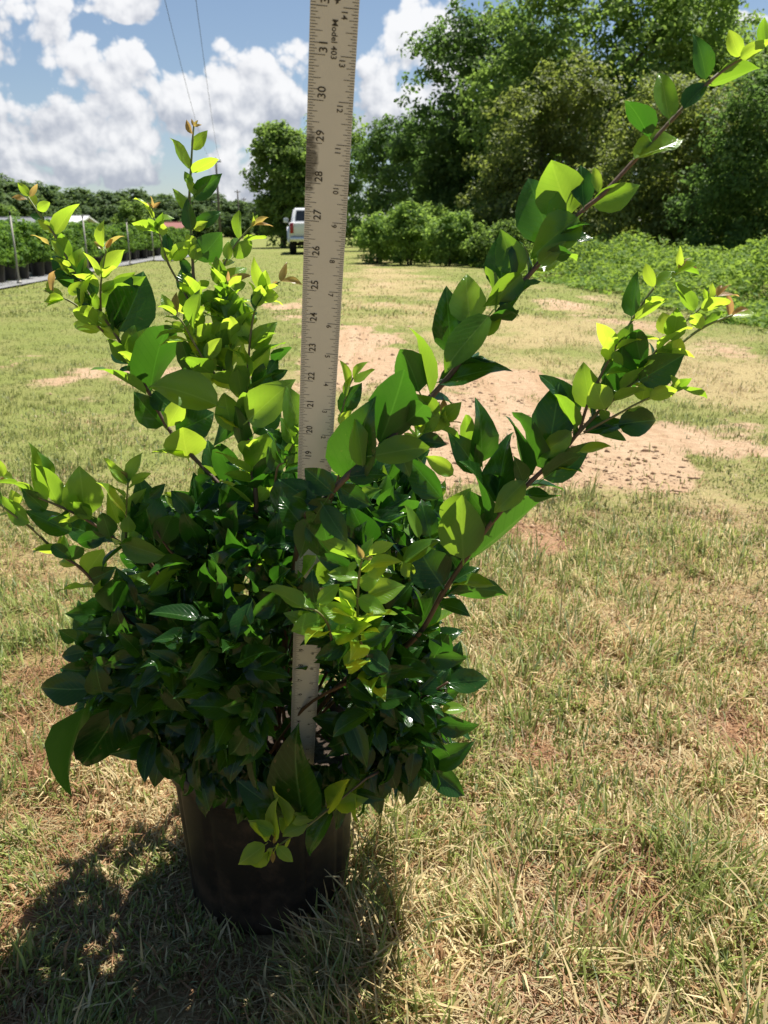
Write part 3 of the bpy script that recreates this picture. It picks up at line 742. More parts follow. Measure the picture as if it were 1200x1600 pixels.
def weeds():
    """leafy bank between the lane and the wood"""
    r = np.random.default_rng(505)
    n = 170000; y = 7.0 * (60 / 7.0) ** r.random(n)
    edge = np.interp(y, [5, 7.2, 11, 18, 27, 60], [3.6, 3.5, 3.4, 2.8, 2.0, -2.2])
    x = edge + (r.random(n) ** 1.25) * np.interp(y, [7, 20, 60], [4.6, 8, 6])
    px, _ = to_px(x, y); inside = px < 1290; x, y, edge = x[inside], y[inside], edge[inside]
    d = x - edge; hump = np.clip(d / 1.6, 0, 1) * (.06 + 1.6 * np.clip(vnoise(x, y, 61, 1.1, 4) - .28, 0, 1)) * np.interp(y, [7, 14, 60], [.62, .95, 1.0])
    keep = r.random(len(x)) < np.clip(d * 1.1 + (vnoise(x, y, 62, .7, 3) - .45) * 2.4, .02, 1); x, y, hump, d = x[keep], y[keep], hump[keep], d[keep]; n = len(x)
    z = hump * (.35 + .65 * r.random(n) ** .5) + r.random(n) * .05 + .015
    nr = r.normal(size=(n, 3)) * .55 + np.array([0, -.15, 1]); nr /= np.linalg.norm(nr, axis=1, keepdims=True)
    size = (.035 + .075 * r.random(n) ** 1.8) * np.interp(y, [7, 20, 50], [.85, 1.35, 2.0])
    V = leaf_cards(r, np.stack([x, y, z], -1), nr, size); V[:, :, 2] = np.maximum(V[:, :, 2], .004)
    me = np_mesh('weeds', V.reshape(-1, 3), quads=np.arange(n)[:, None] * 4 + np.arange(4))
    tag(link('weeds', me, MAT['f_weed']), 'bright green leafy weeds covering the bank below the wood', 'weeds', kind='stuff')


weeds()

# ------------------------------------------------------------------ far wood, buildings, poles
protos = []
for s in range(4):
    rr = random.Random(900 + s)
    bl = [(0, 0, 5.2, 3.0, 2.6, 3.2), (rr.uniform(-1.5, 1.5), 0, 7.6, 1.8, 1.8, 1.7), (rr.uniform(-2, -1), 0, 3.2, 2.2, 2, 2.4), (rr.uniform(1, 2), 0, 3.4, 2.2, 2, 2.4)]
    if s == 2: bl = [(0, 0, 4.4, 3.6, 3, 3.4), (1, 0, 5.4, 2.6, 2.2, 2.4), (-1, 0, 2.4, 3.4, 2.6, 2.2)]
    if s == 3: bl = [(0, 0, 7.4, 1.6, 1.5, 1.8), (.3, 0, 5, 2.0, 1.8, 2.0), (-.5, 0, 2.6, 2.2, 2, 2.2), (.2, 0, 9.1, .8, .8, .8)]
    protos.append((trunk_mesh(900 + s, 6, .2, 5), crown_mesh('crown', 900 + s, bl, 150, 36, .55, (.5, 1.0)), [9.2, 9.2, 8.0, 10][s]))
    protos[-1][0].materials.append(MAT['bark']); protos[-1][1].materials.append(MAT['f_far'])
far_list = []
rr = random.Random(4)
topline = lambda px: np.interp(px, [-60, 0, 40, 90, 140, 200, 240, 290, 340, 380, 430, 470], [262, 272, 280, 296, 293, 296, 300, 306, 303, 312, 322, 322])
for k in range(30):                      # back row
    px = -60 + k * 18.5 + rr.uniform(-5, 5); far_list.append((px, 178 + rr.uniform(-10, 10), topline(px) + rr.uniform(-2, 9), rr.randint(0, 3)))
for k in range(20):                      # front row
    px = -50 + k * 27 + rr.uniform(-8, 8); far_list.append((px, 138 + rr.uniform(-10, 10), topline(px) + rr.uniform(16, 30), rr.choice([0, 1, 2, 2])))
for k, (px, D, py, s) in enumerate(far_list):
    hgt = elev(py, D); sc = hgt / protos[s][2]
    back = k < 30
    t = empty('distant_tree', side(px, D), rr.uniform(0, 6.28)); t.scale = (sc * rr.uniform(1.15, 1.7), sc * rr.uniform(1.15, 1.7), sc)
    tag(t, 'dark tree on the skyline of the distant wood' if back else 'rounded lower tree along the front of the distant wood', 'tree',
        'skyline trees of the distant wood' if back else 'front trees of the distant wood')
    link('trunk', protos[s][0], None, t); link('crown', protos[s][1], None, t)
# one pale tree stands by itself before the wood
t = empty('distant_tree', side(212, 112), 1.0); t.scale = (.72, .72, elev(312, 112) / 8.0)
tag(t, 'pale rounded tree standing alone before the distant wood', 'tree'); link('trunk', protos[2][0], None, t)
c2 = protos[2][1].copy(); c2.materials.clear(); c2.materials.append(MAT['f_mid']); link('crown', c2, None, t)
t = empty('distant_tree', side(12, 100), 2.0); t.scale = (.62, .62, elev(318, 100) / 8.0)
tag(t, 'yellow green rounded tree behind the long grey shed', 'tree'); link('trunk', protos[2][0], None, t); link('crown', c2, None, t)


def shed(name, label, px0, px1, D, wall_h, ridge_h, depth, roof, wall):
    a, b = side(px0, D), side(px1, D); wx = b.x - a.x; t = empty(name, ((a.x + b.x) / 2, D, 0)); tag(t, label, 'shed')
    m = MB(); m.box((0, 0, wall_h / 2), (wx, depth, wall_h)); m.build('wall', MAT[wall], t)
    m = MB(); o = .25
    m.prism([(-depth / 2 - o, wall_h - .05), (0, ridge_h), (depth / 2 + o, wall_h - .05), (depth / 2 + o, wall_h + .08), (0, ridge_h + .13), (-depth / 2 - o, wall_h + .08)], -wx / 2 - o, wx / 2 + o)
    rf = m.build('roof', MAT[roof], t)
    m = MB(); m.tube([(-wx / 2 - o - .02, 0, ridge_h + .14), (wx / 2 + o + .02, 0, ridge_h + .14)], .06, 6); m.build('ridge_cap', MAT[roof], rf)
    m = MB(); m.box((wx * .2, -depth / 2 - .02, wall_h * .42), (min(2, wx * .25), .05, wall_h * .84)); m.build('door', MAT['wall_grey'], t)
    n = max(1, int(wx / 4))
    for k in range(n):
        m = MB(); m.box((-wx / 2 + (k + .5) * wx * .55 / n, -depth / 2 - .02, wall_h * .6), (.9, .05, .8)); m.build('window', MAT['glass'], t)


shed('long_shed', 'long low grey roofed shed behind the nursery rows', -90, 92, 78, 1.4, 2.05, 7, 'roof_grey', 'wall_grey')
shed('white_shed', 'low white roofed shed behind the nursery rows', 98, 140, 74, 1.4, 2.1, 6, 'roof_white', 'wall_white')
shed('red_roof_shed', 'small shed with faded red roof before the distant wood', 259, 290, 96, 1.25, 1.85, 3.5, 'roof_red', 'wall_white')

PT = at(337, 247, 95)
WIRE_DX = (11.4 / 63.0)


def utility_pole(name, label, loc, h, r=.14):
    t = empty(name, loc); tag(t, label, 'pole')
    m = MB(); m.tube([(0, 0, -.1), (0, 0, h * .5), (0, 0, h)], [r, r * .88, r * .72], 10); m.build('shaft', MAT['wood_pole'], t, smooth=True)
    m = MB(); m.box((0, 0, h - .35), (1.1, .1, .12)); m.build('crossarm', MAT['wood_pole'], t)
    for s in (-1, 1):
        m = MB(); m.lathe([(.03, h - .30), (.06, h - .24), (.04, h - .18), (.06, h - .13), (.02, h - .07)], 8, (s * .45, 0, 0), cap=True); m.build('insulator', MAT['chrome'], t, smooth=True)


utility_pole('utility_pole', 'tall wooden utility pole with two wires beyond the nursery', (PT.x, 95, 0), PT.z)
P2 = Vector((PT.x + WIRE_DX * 112, -17, 0)); utility_pole('utility_pole', 'wooden utility pole on the near end of the wires', P2, 11.5)
for s in (-1, 1):
    pts = []
    for k in range(49):
        f = k / 48; y = 95 - 112 * f; z = (PT.z - .07) * (1 - f) + 11.43 * f - 4 * 3.15 * f * (1 - f)
        pts.append((PT.x + WIRE_DX * 112 * f + s * .45, y, z))
    m = MB(); m.tube(pts, .009, 5)
    tag(m.build('power_line', MAT['wire'], None, smooth=True), 'thin dark overhead wire strung between the two utility poles', 'wire', 'overhead wires')
for px, D, py, lab in ((375, 165, 297, 'slim far utility pole, taller of the two by the wood'), (384, 190, 309, 'slim far utility pole, shorter of the two by the wood')):
    utility_pole('utility_pole', lab, side(px, D), elev(py, D), .16)

# ------------------------------------------------------------------ nursery rows
LANE = Vector((-.115, 1, 0)).normalized()


def strip_poly(name, pts, z, mat):
    me = np_mesh(name, [(p[0], p[1], z) for p in pts], quads=[list(range(4))] if len(pts) == 4 else None)
    return link(name, me, MAT[mat])


tag(strip_poly('ground_cloth', [(-6.0, 11.5), (-7.6, 27.5), (-34, 30), (-34, 11.5)], .03, 'cloth'), kind='structure')
o = strip_poly('gravel_path', [(-6.9, 27.6), (-9.4, 50), (-40, 50), (-34, 30.02)], .028, 'cloth'); tag(o, kind='structure')
np_me = []
for s in range(3):
    rr = random.Random(60 + s)
    bl = [(0, 0, .62, .36, .36, .30), (rr.uniform(-.12, .12), 0, .84, .26, .26, .22), (rr.uniform(-.15, .15), rr.uniform(-.1, .1), .50, .40, .40, .20)]
    fm = crown_mesh('foliage', 60 + s, bl, 90, 26, .075, (.07, .15)); fm.materials.append(MAT['f_nursery'])
    b = MB()
    for k in range(6):
        a = k * 1.05; b.tube([(math.cos(a) * .03, math.sin(a) * .03, .22), (math.cos(a) * .16, math.sin(a) * .16, .75)], [.008, .004], 5)
    sm = b.mesh('stem', True); sm.materials.append(MAT['bark']); np_me.append((fm, sm))
b = MB(); b.lathe([(.0001, .0), (.125, .0), (.15, .27), (.158, .272), (.158, .29), (.145, .29), (.14, .25), (.0001, .25)], 20); pot_small = b.mesh('pot', True, R(40)); pot_small.materials.append(MAT['pot'])
rr = random.Random(8)
ROWN = ['nursery row right beside the lane', 'second nursery row from the lane', 'third nursery row from the lane', 'fourth nursery row from the lane', 'fifth nursery row from the lane']
for row in range(5):
    for k in range(38 if row < 2 else 34):
        D = 13.6 + k * .78 + row * .25 + rr.uniform(-.1, .1)
        x = np.interp(D, [13, 30, 40], [-6.75, -8.6, -9.9]) - row * .85 + rr.uniform(-.08, .08)
        px, _ = to_px(np.float64(x), np.float64(D))
        if px < -40 or D > 43: continue
        s = rr.randint(0, 2); t = empty('container_shrub', (x, D, .03), rr.uniform(0, 6.28)); t.scale = [rr.uniform(.95, 1.12)] * 3
        tag(t, 'bushy green shrub in a black pot in the ' + ROWN[row], 'shrub', ROWN[row])
        link('foliage', np_me[s][0], None, t); link('stem', np_me[s][1], None, t); link('pot', pot_small, None, t)
for px, D, hh, lab in ((31, 14.9, 1.16, 'thin irrigation post beside the first pots of the nursery row'), (139, 19.0, 1.18, 'thin irrigation post deep among the nursery shrubs'),
                       (204, 24.4, 1.16, 'thin irrigation post at the lane end of the grey cloth'), (241, 27.3, 1.18, 'thin irrigation post farthest down the nursery row')):
    t = empty('irrigation_post', side(px, D)); tag(t, lab, 'post')
    m = MB(); m.tube([(0, 0, -.1), (0, 0, hh)], [.019, .017], 8); m.build('pipe', MAT['post'], t, smooth=True)
    m = MB(); m.tube([(0, 0, hh), (0, 0, hh + .05), (0, 0, hh + .08)], [.016, .02, .008], 8); m.build('sprinkler_head', MAT['under'], t, smooth=True)
    m = MB(); m.lathe([(.05, .028), (.045, .06), (.026, .075)], 10, cap=True); m.build('base_collar', MAT['post'], t, smooth=True)


# ------------------------------------------------------------------ pickup truck
def truck():
    t = empty('pickup_truck', side(486, 38.5), R(6)); tag(t, 'white pickup truck parked far down the lane seen from behind', 'truck')
    W = 1.0
    m = MB()                                    # body sides and bed
    prof = [(-2.75, .62), (-2.8, .72), (-2.8, 1.26), (-2.72, 1.30), (2.2, 1.26), (2.75, 1.12), (2.85, .95), (2.85, .58), (2.6, .5), (-2.6, .55)]
    m.prism(prof, -W * .93, W * .93, .04); body = m.build('body', MAT['white_paint'], t, True, R(35))
    for s in (-1, 1):
        for y in (-1.65, 1.75):
            m = MB(); n = 14; pr = []
            for k in range(n + 1):
                a = math.pi * k / n; pr.append((y - math.cos(a) * .62, .48 + math.sin(a) * .66))
            m.prism(pr, s * .90, s * 1.03, .03); m.build('fender', MAT['white_paint'], t, True, R(35))
    m = MB()                                    # cab, tapering upward
    r = m.box((0, .35, 1.58), (1.74, 2.5, .68))
    for v in m.bm.verts:
        if v.co.z > 1.6: v.co.x *= .84; v.co.y = .35 + (v.co.y - .35) * .72
    bmesh.ops.bevel(m.bm, geom=m.bm.edges[:], offset=.07, segments=3, affect='EDGES'); cab = m.build('cab', MAT['white_paint'], t, True, R(35))

    def pane(name, pts):
        me = bpy.data.meshes.new(name); bm = bmesh.new(); vs = [bm.verts.new(p) for p in pts]; f = bm.faces.new(vs)
        ex = bmesh.ops.extrude_face_region(bm, geom=[f]); c = sum((Vector(p) for p in pts), Vector()) / len(pts); n = f.normal if f.normal.length else Vector((0, -1, 0))
        f.normal_update(); n = f.normal.copy()
        for v in ex['geom']:
            if isinstance(v, bmesh.types.BMVert): v.co += n * .03
        bmesh.ops.recalc_face_normals(bm, faces=bm.faces[:]); bm.to_mesh(me); bm.free(); link(name, me, MAT['glass'], cab)
    pane('rear_window', [(-.66, -.86, 1.38), (.66, -.86, 1.38), (.60, -.67, 1.80), (-.60, -.67, 1.80)])
    pane('windscreen', [(.70, 1.56, 1.36), (-.70, 1.56, 1.36), (-.62, 1.30, 1.82), (.62, 1.30, 1.82)])
    for s in (-1, 1):
        pane('side_window', [(s * .868, -.55, 1.36), (s * .868, 1.25, 1.36), (s * .765, 1.0, 1.80), (s * .765, -.35, 1.80)][::s])
    m = MB(); m.box((0, -2.79, 1.0), (1.46, .05, .50), bevel=.02); tg = m.build('tailgate', MAT['white_paint'], t, True, R(35))
    m = MB(); m.box((0, -2.825, 1.15), (.26, .03, .07), bevel=.01); m.build('handle', MAT['under'], tg)
    for s in (-1, 1):
        m = MB(); m.box((s * .83, -2.80, 1.06), (.15, .07, .40), bevel=.02); m.build('taillight', MAT['red_lens'], t, True, R(35))
        m = MB(); m.box((s * 1.09, 1.05, 1.42), (.22, .12, .2), bevel=.03); m.build('wing_mirror', MAT['white_paint'], t, True, R(35))
        m = MB(); m.box((s * .72, 2.84, .88), (.36, .05, .22), bevel=.02); m.build('headlight', MAT['chrome'], t, True, R(35))
    m = MB(); m.box((0, -2.88, .62), (1.84, .16, .18), bevel=.03); m.build('bumper', MAT['chrome'], t, True, R(35))
    m = MB(); m.box((0, 2.88, .60), (1.84, .12, .2), bevel=.03); m.build('bumper', MAT['chrome'], t, True, R(35))
    m = MB(); m.box((0, 0, .47), (1.1, 4.8, .2)); m.tube([(-.8, -1.65, .42), (.8, -1.65, .42)], .06, 8); m.build('chassis', MAT['under'], t)
    for s in (-1, 1):
        for y in (-1.65, 1.75):
            wh = empty('wheel', (s * .80, y, .42)); wh.parent = t
            m = MB(); m.lathe([(.24, -.15), (.38, -.15), (.42, -.11), (.42, .11), (.38, .15), (.24, .15)], 28, axis='X'); m.build('tyre', MAT['tyre'], wh, True, R(40))
            m = MB(); m.lathe([(.0001, -.07), (.1, -.09), (.22, -.10), (.245, -.13), (.245, .13), (.22, .10), (.1, .09), (.0001, .07)], 20, axis='X'); m.build('rim', MAT['rim'], wh, True, R(40))


truck()


# ------------------------------------------------------------------ pot
def nursery_pot():
    t = empty('nursery_pot', POT_C); tag(t, 'black ribbed plastic nursery pot holding the tall shrub', 'pot')
    n = 144

    def rf(r, z, a):                      # raised panels round the wall
        if .02 < z < POT_H - .045:
            return r - .0028 * (1 if (a * 12 / (2 * math.pi)) % 1 < .16 else 0)
        return r
    prof = [(.0001, .006), (POT_B - .012, .006), (POT_B - .004, .0), (POT_B, .006)]
    for k in range(1, 13):
        z = .006 + (POT_H - .035) * k / 12; prof.append((POT_B + (POT_R - .006 - POT_B) * k / 12, z))
    prof += [(POT_R - .002, POT_H - .024), (POT_R + .002, POT_H - .020), (POT_R + .003, POT_H - .004), (POT_R, POT_H), (POT_R - .004, POT_H - .002), (POT_R - .006, POT_H - .03), (POT_R - .012, POT_H - .06)]
    m = MB(); m.lathe(prof, n, rfun=rf); m.build('wall', MAT['pot'], t, True, R(45))
    m = MB(); z = POT_H - .02
    r = random.Random(3); m.bm.verts.ensure_lookup_table(); rings = []
    for i in range(11):
        rad = (POT_R - .0075) * i / 10
        if i == 0: rings.append([m.bm.verts.new((0, 0, z + .008))] * 40)
        else: rings.append([m.bm.verts.new((rad * math.cos(k * math.tau / 40), rad * math.sin(k * math.tau / 40), z + r.uniform(-.005, .006))) for k in range(40)])
    for i in range(10):
        for k in range(40):
            if i == 0: m.bm.faces.new((rings[0][0], rings[1][k], rings[1][(k + 1) % 40]))
            else: m.bm.faces.new((rings[i][k], rings[i + 1][k], rings[i + 1][(k + 1) % 40], rings[i][(k + 1) % 40]))
    m.build('soil', MAT['soil'], t, True)


nursery_pot()


# ------------------------------------------------------------------ yardstick
INCH = .0254


def cam_pt(px, py, Z): d = ray(px, py); return Vector((0, 0, H)) + d * Z


Z0 = 39.43 * INCH
RB = cam_pt(471, 1204.9, Z0); RTOP = cam_pt(519.5, 87, Z0 * (1 - .016486 * 31))
RDIR = (RTOP - RB).normalized(); RSC = (RTOP - RB).length / 31.0          # metres per printed inch
camright = Vector((1, 0, 0)); RX = (camright - RDIR * camright.dot(RDIR)).normalized(); RN = RX.cross(RDIR)
# plate axes: local x across, y along, z out of the printed face
RMAT = Matrix(((RX.x, RDIR.x, RN.x, RB.x), (RX.y, RDIR.y, RN.y, RB.y), (RX.z, RDIR.z, RN.z, RB.z), (0, 0, 0, 1)))
RW = 1.135 * INCH


def ruler_mat():
    m, N, L = new_mat('ruler_plate')
    tc = N.new('ShaderNodeTexCoord'); n = N.new('ShaderNodeTexNoise'); n.inputs['Scale'].default_value = 60; n.inputs['Detail'].default_value = 6; L.new(tc.outputs['Object'], n.inputs['Vector'])
    n2 = N.new('ShaderNodeTexNoise'); n2.inputs['Scale'].default_value = 230; n2.inputs['Detail'].default_value = 5; L.new(tc.outputs['Object'], n2.inputs['Vector'])
    mx = N.new('ShaderNodeMix'); mx.data_type = 'RGBA'; L.new(n.outputs[0], mx.inputs[0]); mx.inputs[6].default_value = (.50, .515, .51, 1); mx.inputs[7].default_value = (.54, .555, .55, 1)
    sp = N.new('ShaderNodeSeparateXYZ'); L.new(tc.outputs['Object'], sp.inputs[0])

    def mth(op, a, b, clamp=False):
        k = N.new('ShaderNodeMath'); k.operation = op; k.use_clamp = clamp
        for i, x in enumerate((a, b)):
            if isinstance(x, (int, float)): k.inputs[i].default_value = x
            else: L.new(x, k.inputs[i])
        return k.outputs[0]
    # black smear along the edge near the 28 and 29 inch marks
    dy = mth('MULTIPLY', mth('SUBTRACT', sp.outputs[1], 28.55 * RSC), 1 / (.95 * RSC)); dx = mth('MULTIPLY', mth('SUBTRACT', sp.outputs[0], -RW * .42), 1 / (RW * .24))
    e = mth('SUBTRACT', 1.0, mth('ADD', mth('MULTIPLY', dx, dx), mth('MULTIPLY', dy, dy)), True)
    s = mth('MULTIPLY', mth('SUBTRACT', mth('ADD', mth('MULTIPLY', e, .55), n2.outputs[0]), .62), 3.6, True); s = mth('MULTIPLY', s, mth('MULTIPLY', e, 3.0, True))
    m2 = N.new('ShaderNodeMix'); m2.data_type = 'RGBA'; L.new(mth('MULTIPLY', s, .8), m2.inputs[0]); L.new(mx.outputs[2], m2.inputs[6]); m2.inputs[7].default_value = (.05, .05, .045, 1)
    p = N.new('ShaderNodeBsdfPrincipled'); L.new(m2.outputs[2], p.inputs['Base Color']); p.inputs['Roughness'].default_value = .5; p.inputs['Specular IOR Level'].default_value = .3
    o = N.new('ShaderNodeOutputMaterial'); L.new(p.outputs[0], o.inputs[0])
    return m


def text_mesh(body, size):
    cu = bpy.data.curves.new('txt', 'FONT'); cu.body = body; cu.size = size; cu.align_x = 'LEFT'; cu.align_y = 'CENTER'; cu.resolution_u = 3; cu.offset = size * .012
    ob = bpy.data.objects.new('txt', cu); COL.objects.link(ob); bpy.context.view_layer.update()
    me = ob.to_mesh(); V = [v.co.copy() for v in me.vertices]; Fc = [tuple(p.vertices) for p in me.polygons]; ob.to_mesh_clear()
    bpy.data.objects.remove(ob); bpy.data.curves.remove(cu)
    return V, Fc


def yardstick():
    t = empty('yardstick'); t.matrix_world = RMAT; tag(t, 'pale metal yardstick with black inch marks stuck upright in the pot', 'ruler')
    th = .0012
    m = MB(); m.box((0, (36 - 1.6) / 2 * RSC, -th / 2), (RW, (36 + 1.6) * RSC, th)); m.build('plate', ruler_mat(), t)
    z = .00025; bm = bmesh.new()

    def rect(x0, x1, y, wd):
        bm.faces.new([bm.verts.new(p) for p in ((x0, y - wd / 2, z), (x1, y - wd / 2, z), (x1, y + wd / 2, z), (x0, y + wd / 2, z))])
    e = RW / 2
    for k in range(0, 36 * 16 + 1):
        y = k / 16 * RSC; f = .35 if k % 16 == 0 else .27 if k % 8 == 0 else .22 if k % 4 == 0 else .165 if k % 2 == 0 else .12
        rect(-e + .0003, -e + f * RW, y, .00032 if k % 16 else .0004)
        f = .36 if k % 16 == 0 else .27 if k % 8 == 0 else .21 if k % 4 == 0 else .16 if k % 2 == 0 else .11
        rect(e - f * RW * .9, e - .0003, y, .00032 if k % 16 else .0004)
    me = bpy.data.meshes.new('tick_marks'); bm.to_mesh(me); bm.free(); tag(link('tick_marks', me, MAT['print'], t), kind='stuff')

    def put(bm_, body, size, x, y, rot):      # rot +90: reads upward, -90: reads downward
        V, Fc = text_mesh(body, size); Mx = Matrix.Translation((x, y, z)) @ Matrix.Rotation(rot, 4, 'Z')
        vs = [bm_.verts.new(Mx @ v) for v in V]
        for f in Fc:
            try: bm_.faces.new([vs[i] for i in f])
            except ValueError: pass
    for k in range(1, 36):
        bm = bmesh.new(); put(bm, str(k), .0072, -e + .31 * RW, k * RSC + .0010, R(90)); me = bpy.data.meshes.new('numeral'); bm.to_mesh(me); bm.free(); link('numeral', me, MAT['print'], t)
        v = k - 18 if k > 18 else k
        bm = bmesh.new(); put(bm, str(v), .0052, e - .295 * RW, k * RSC - .0010, R(-90)); me = bpy.data.meshes.new('numeral'); bm.to_mesh(me); bm.free(); link('numeral', me, MAT['print'], t)
    bm = bmesh.new(); put(bm, 'Model 403', .0050, .02 * RW, 31.76 * RSC, R(-90)); me = bpy.data.meshes.new('lettering'); bm.to_mesh(me); bm.free(); link('lettering', me, MAT['print'], t)
    # round maker's emblem above the lettering
    bm = bmesh.new(); c = Vector((.05 * RW, 32.28 * RSC, z)); ns = 24
    for r0, r1 in ((.0030, .0042), (.0000, .0012)):
        a = [bm.verts.new(c + Vector((math.cos(k * math.tau / ns) * r0 * .8, math.sin(k * math.tau / ns) * r0, 0))) for k in range(ns)]
        b = [bm.verts.new(c + Vector((math.cos(k * math.tau / ns) * r1 * .8, math.sin(k * math.tau / ns) * r1, 0))) for k in range(ns)]
        for k in range(ns): bm.faces.new((a[k], b[k], b[(k + 1) % ns], a[(k + 1) % ns]))
    bm.faces.new([bm.verts.new(c + Vector(p)) for p in ((-.0008, -.0058, 0), (.0008, -.0050, 0), (.0006, -.003, 0), (-.0006, -.003, 0))])
    me = bpy.data.meshes.new('emblem'); bm.to_mesh(me); bm.free(); link('emblem', me, MAT['print'], t)


yardstick()

# ------------------------------------------------------------------ the shrub
OX = Vector((POT_C.x, POT_C.y, POT_H - .02))


def leaf_mesh(seed, kind):
    r = random.Random(seed); T = [0, .07, .22, .42, .62, .80, .93, 1.0]
    fold = r.uniform(.35, .95); curl = r.uniform(-.12, .38); tipc = r.uniform(.0, .8); wave = r.uniform(.01, .075); ph = r.uniform(0, 6.28); twist = r.uniform(-.25, .25); asym = r.uniform(-.05, .05)
    pk = r.uniform(.60, .76); tp = r.uniform(.92, 1.18)
    V, UV = [], []

    def wid(t): return (t ** pk) * ((1 - t) ** tp)
    mx = max(wid(k / 60) for k in range(61))
    rows = []
    for i, t in enumerate(T):
        hw = .5 * wid(t) / mx if 0 < i < len(T) - 1 else 0
        row = []
        cols = [-1, -.5, 0, .5, 1] if 0 < i < len(T) - 1 else [0]
        for c in cols:
            x = c * hw + asym * math.sin(math.pi * t); zz = fold * abs(c * hw) * (1 - .4 * abs(c)) * .55
            zz += -curl * t * t * .55 - tipc * max(0, t - .7) ** 2 * 2.2 + wave * math.sin(ph + 7 * t + (2 if c > 0 else 0)) * abs(c)
            ang = twist * t; xx = x * math.cos(ang); zz += x * math.sin(ang)
            V.append((xx, t, zz)); UV.append((c * hw + .5, t)); row.append(len(V) - 1)
        rows.append(row)
    F = []
    for i in range(len(rows) - 1):
        A, B = rows[i], rows[i + 1]
        if len(A) == 1: F += [(A[0], B[k + 1], B[k]) for k in range(4)]
        elif len(B) == 1: F += [(A[k], A[k + 1], B[0]) for k in range(4)]
        else: F += [(A[k], A[k + 1], B[k + 1], B[k]) for k in range(4)]
    # petiole
    b = len(V); V += [(-.022, 0.02, -.004), (.022, 0.02, -.004), (.016, -.11, .012), (-.016, -.11, .012)]; UV += [(.5, .1)] * 4; F.append((b, b + 1, b + 2, b + 3) [::-1])
    return V, F, UV


LEAVES = {}
for kind in 'miyt':
    LEAVES[kind] = []
    for s in range(14 if kind != 't' else 6):
        V, F, UV = leaf_mesh(1000 + s * 7 + ord(kind), kind)
        me = bpy.data.meshes.new('leaf'); me.from_pydata(V, [], F)
        uvl = me.uv_layers.new(name='UVMap')
        for l in me.loops: uvl.data[l.index].uv = UV[l.vertex_index]
        me.polygons.foreach_set('use_smooth', np.ones(len(me.polygons), dtype=bool)); me.materials.append(MAT['leaf_' + kind]); me.update()
        LEAVES[kind].append((me, np.array(V), F, np.array(UV)))

CAM = Vector((0, 0, H))
LR = random.Random(21)


def leaf_frame(pb, pt, wvis, slim=1.0):
    """frame of a leaf from its base and tip points and the width it shows"""
    ax = pt - pb; Ln = ax.length; ay = ax.normalized()
    view = (CAM - pb).normalized(); n = view - ay * view.dot(ay)
    n = n.normalized() if n.length > 1e-4 else ay.orthogonal().normalized()
    wreal = max(Ln * LR.uniform(.46, .56), wvis) * slim
    c = min(1, wvis * slim / wreal); rol = math.acos(c) * LR.choice((-1, 1)) + LR.uniform(-.2, .2)
    n = Matrix.Rotation(rol, 3, ay) @ n
    if n.z < -.12: n = -n
    x = ay.cross(n)
    return Matrix(((x.x * wreal, ay.x * Ln, n.x * Ln, pb.x), (x.y * wreal, ay.y * Ln, n.y * Ln, pb.y), (x.z * wreal, ay.z * Ln, n.z * Ln, pb.z), (0, 0, 0, 1)))


def catmull(P, per=6):
    out = []
    for i in range(len(P) - 1):
        p0, p1, p2, p3 = P[max(i - 1, 0)], P[i], P[i + 1], P[min(i + 2, len(P) - 1)]
        for k in range(per):
            t = k / per
            out.append(.5 * ((2 * p1) + (p2 - p0) * t + (2 * p0 - 5 * p1 + 4 * p2 - p3) * t * t + (3 * p1 - p0 - 3 * p2 + p3) * t ** 3))
    out.append(P[-1]); return out


shrub = empty('evergreen_shrub', OX)
tag(shrub, 'glossy evergreen shrub with long bright green shoots growing in the black pot', 'shrub')


def branch_obj(pts3, r0, r1, age0, age1):
    P = catmull([p - OX for p in pts3]); n = len(P); m = MB()
    rad = [.8 * r0 + (.85 * r1 - .8 * r0) * (i / (n - 1)) ** .8 for i in range(n)]
    rad = [q * (1 + .18 * (1 if i % 6 == 0 else 0)) for i, q in enumerate(rad)]
    m.tube(P, rad, 7); me = m.mesh('branch', True)
    point_float(me, [age0 + (age1 - age0) * min(1, (i // 7) / (n - 1)) for i in range(len(me.vertices))], 'age')
    return link('branch', me, MAT['stem'], shrub)


BR = {}


def branch(key, pts, r0=.0036, r1=.0013, root=True, age=(0, 1)):
    """pts: (px, py, Y); root: starts in the soil"""
    p3 = [at(*p) for p in pts]
    if root:
        a = LR.uniform(0, 6.28); s = Vector((OX.x + math.cos(a) * .03, OX.y + math.sin(a) * .03 - .02, OX.z - .01))
        mid = s.lerp(p3[0], .5) + Vector((0, 0, .03)); p3 = [s, mid] + p3
    BR[key] = (branch_obj(p3, r0, r1, *age), np.array([(p[0], p[1]) for p in pts], float), np.array([p[2] for p in pts], float))


def y_on(key, x, y):
    _, P, Y = BR[key]; best = (1e9, Y[0])
    for i in range(len(P) - 1):
        ab = P[i + 1] - P[i]; t = np.clip(((x - P[i][0]) * ab[0] + (y - P[i][1]) * ab[1]) / (ab @ ab + 1e-9), 0, 1)
        d = math.hypot(*(P[i] + ab * t - (x, y)))
        if d < best[0]: best = (d, Y[i] + (Y[i + 1] - Y[i]) * t)
    return best[1]


HERO = []


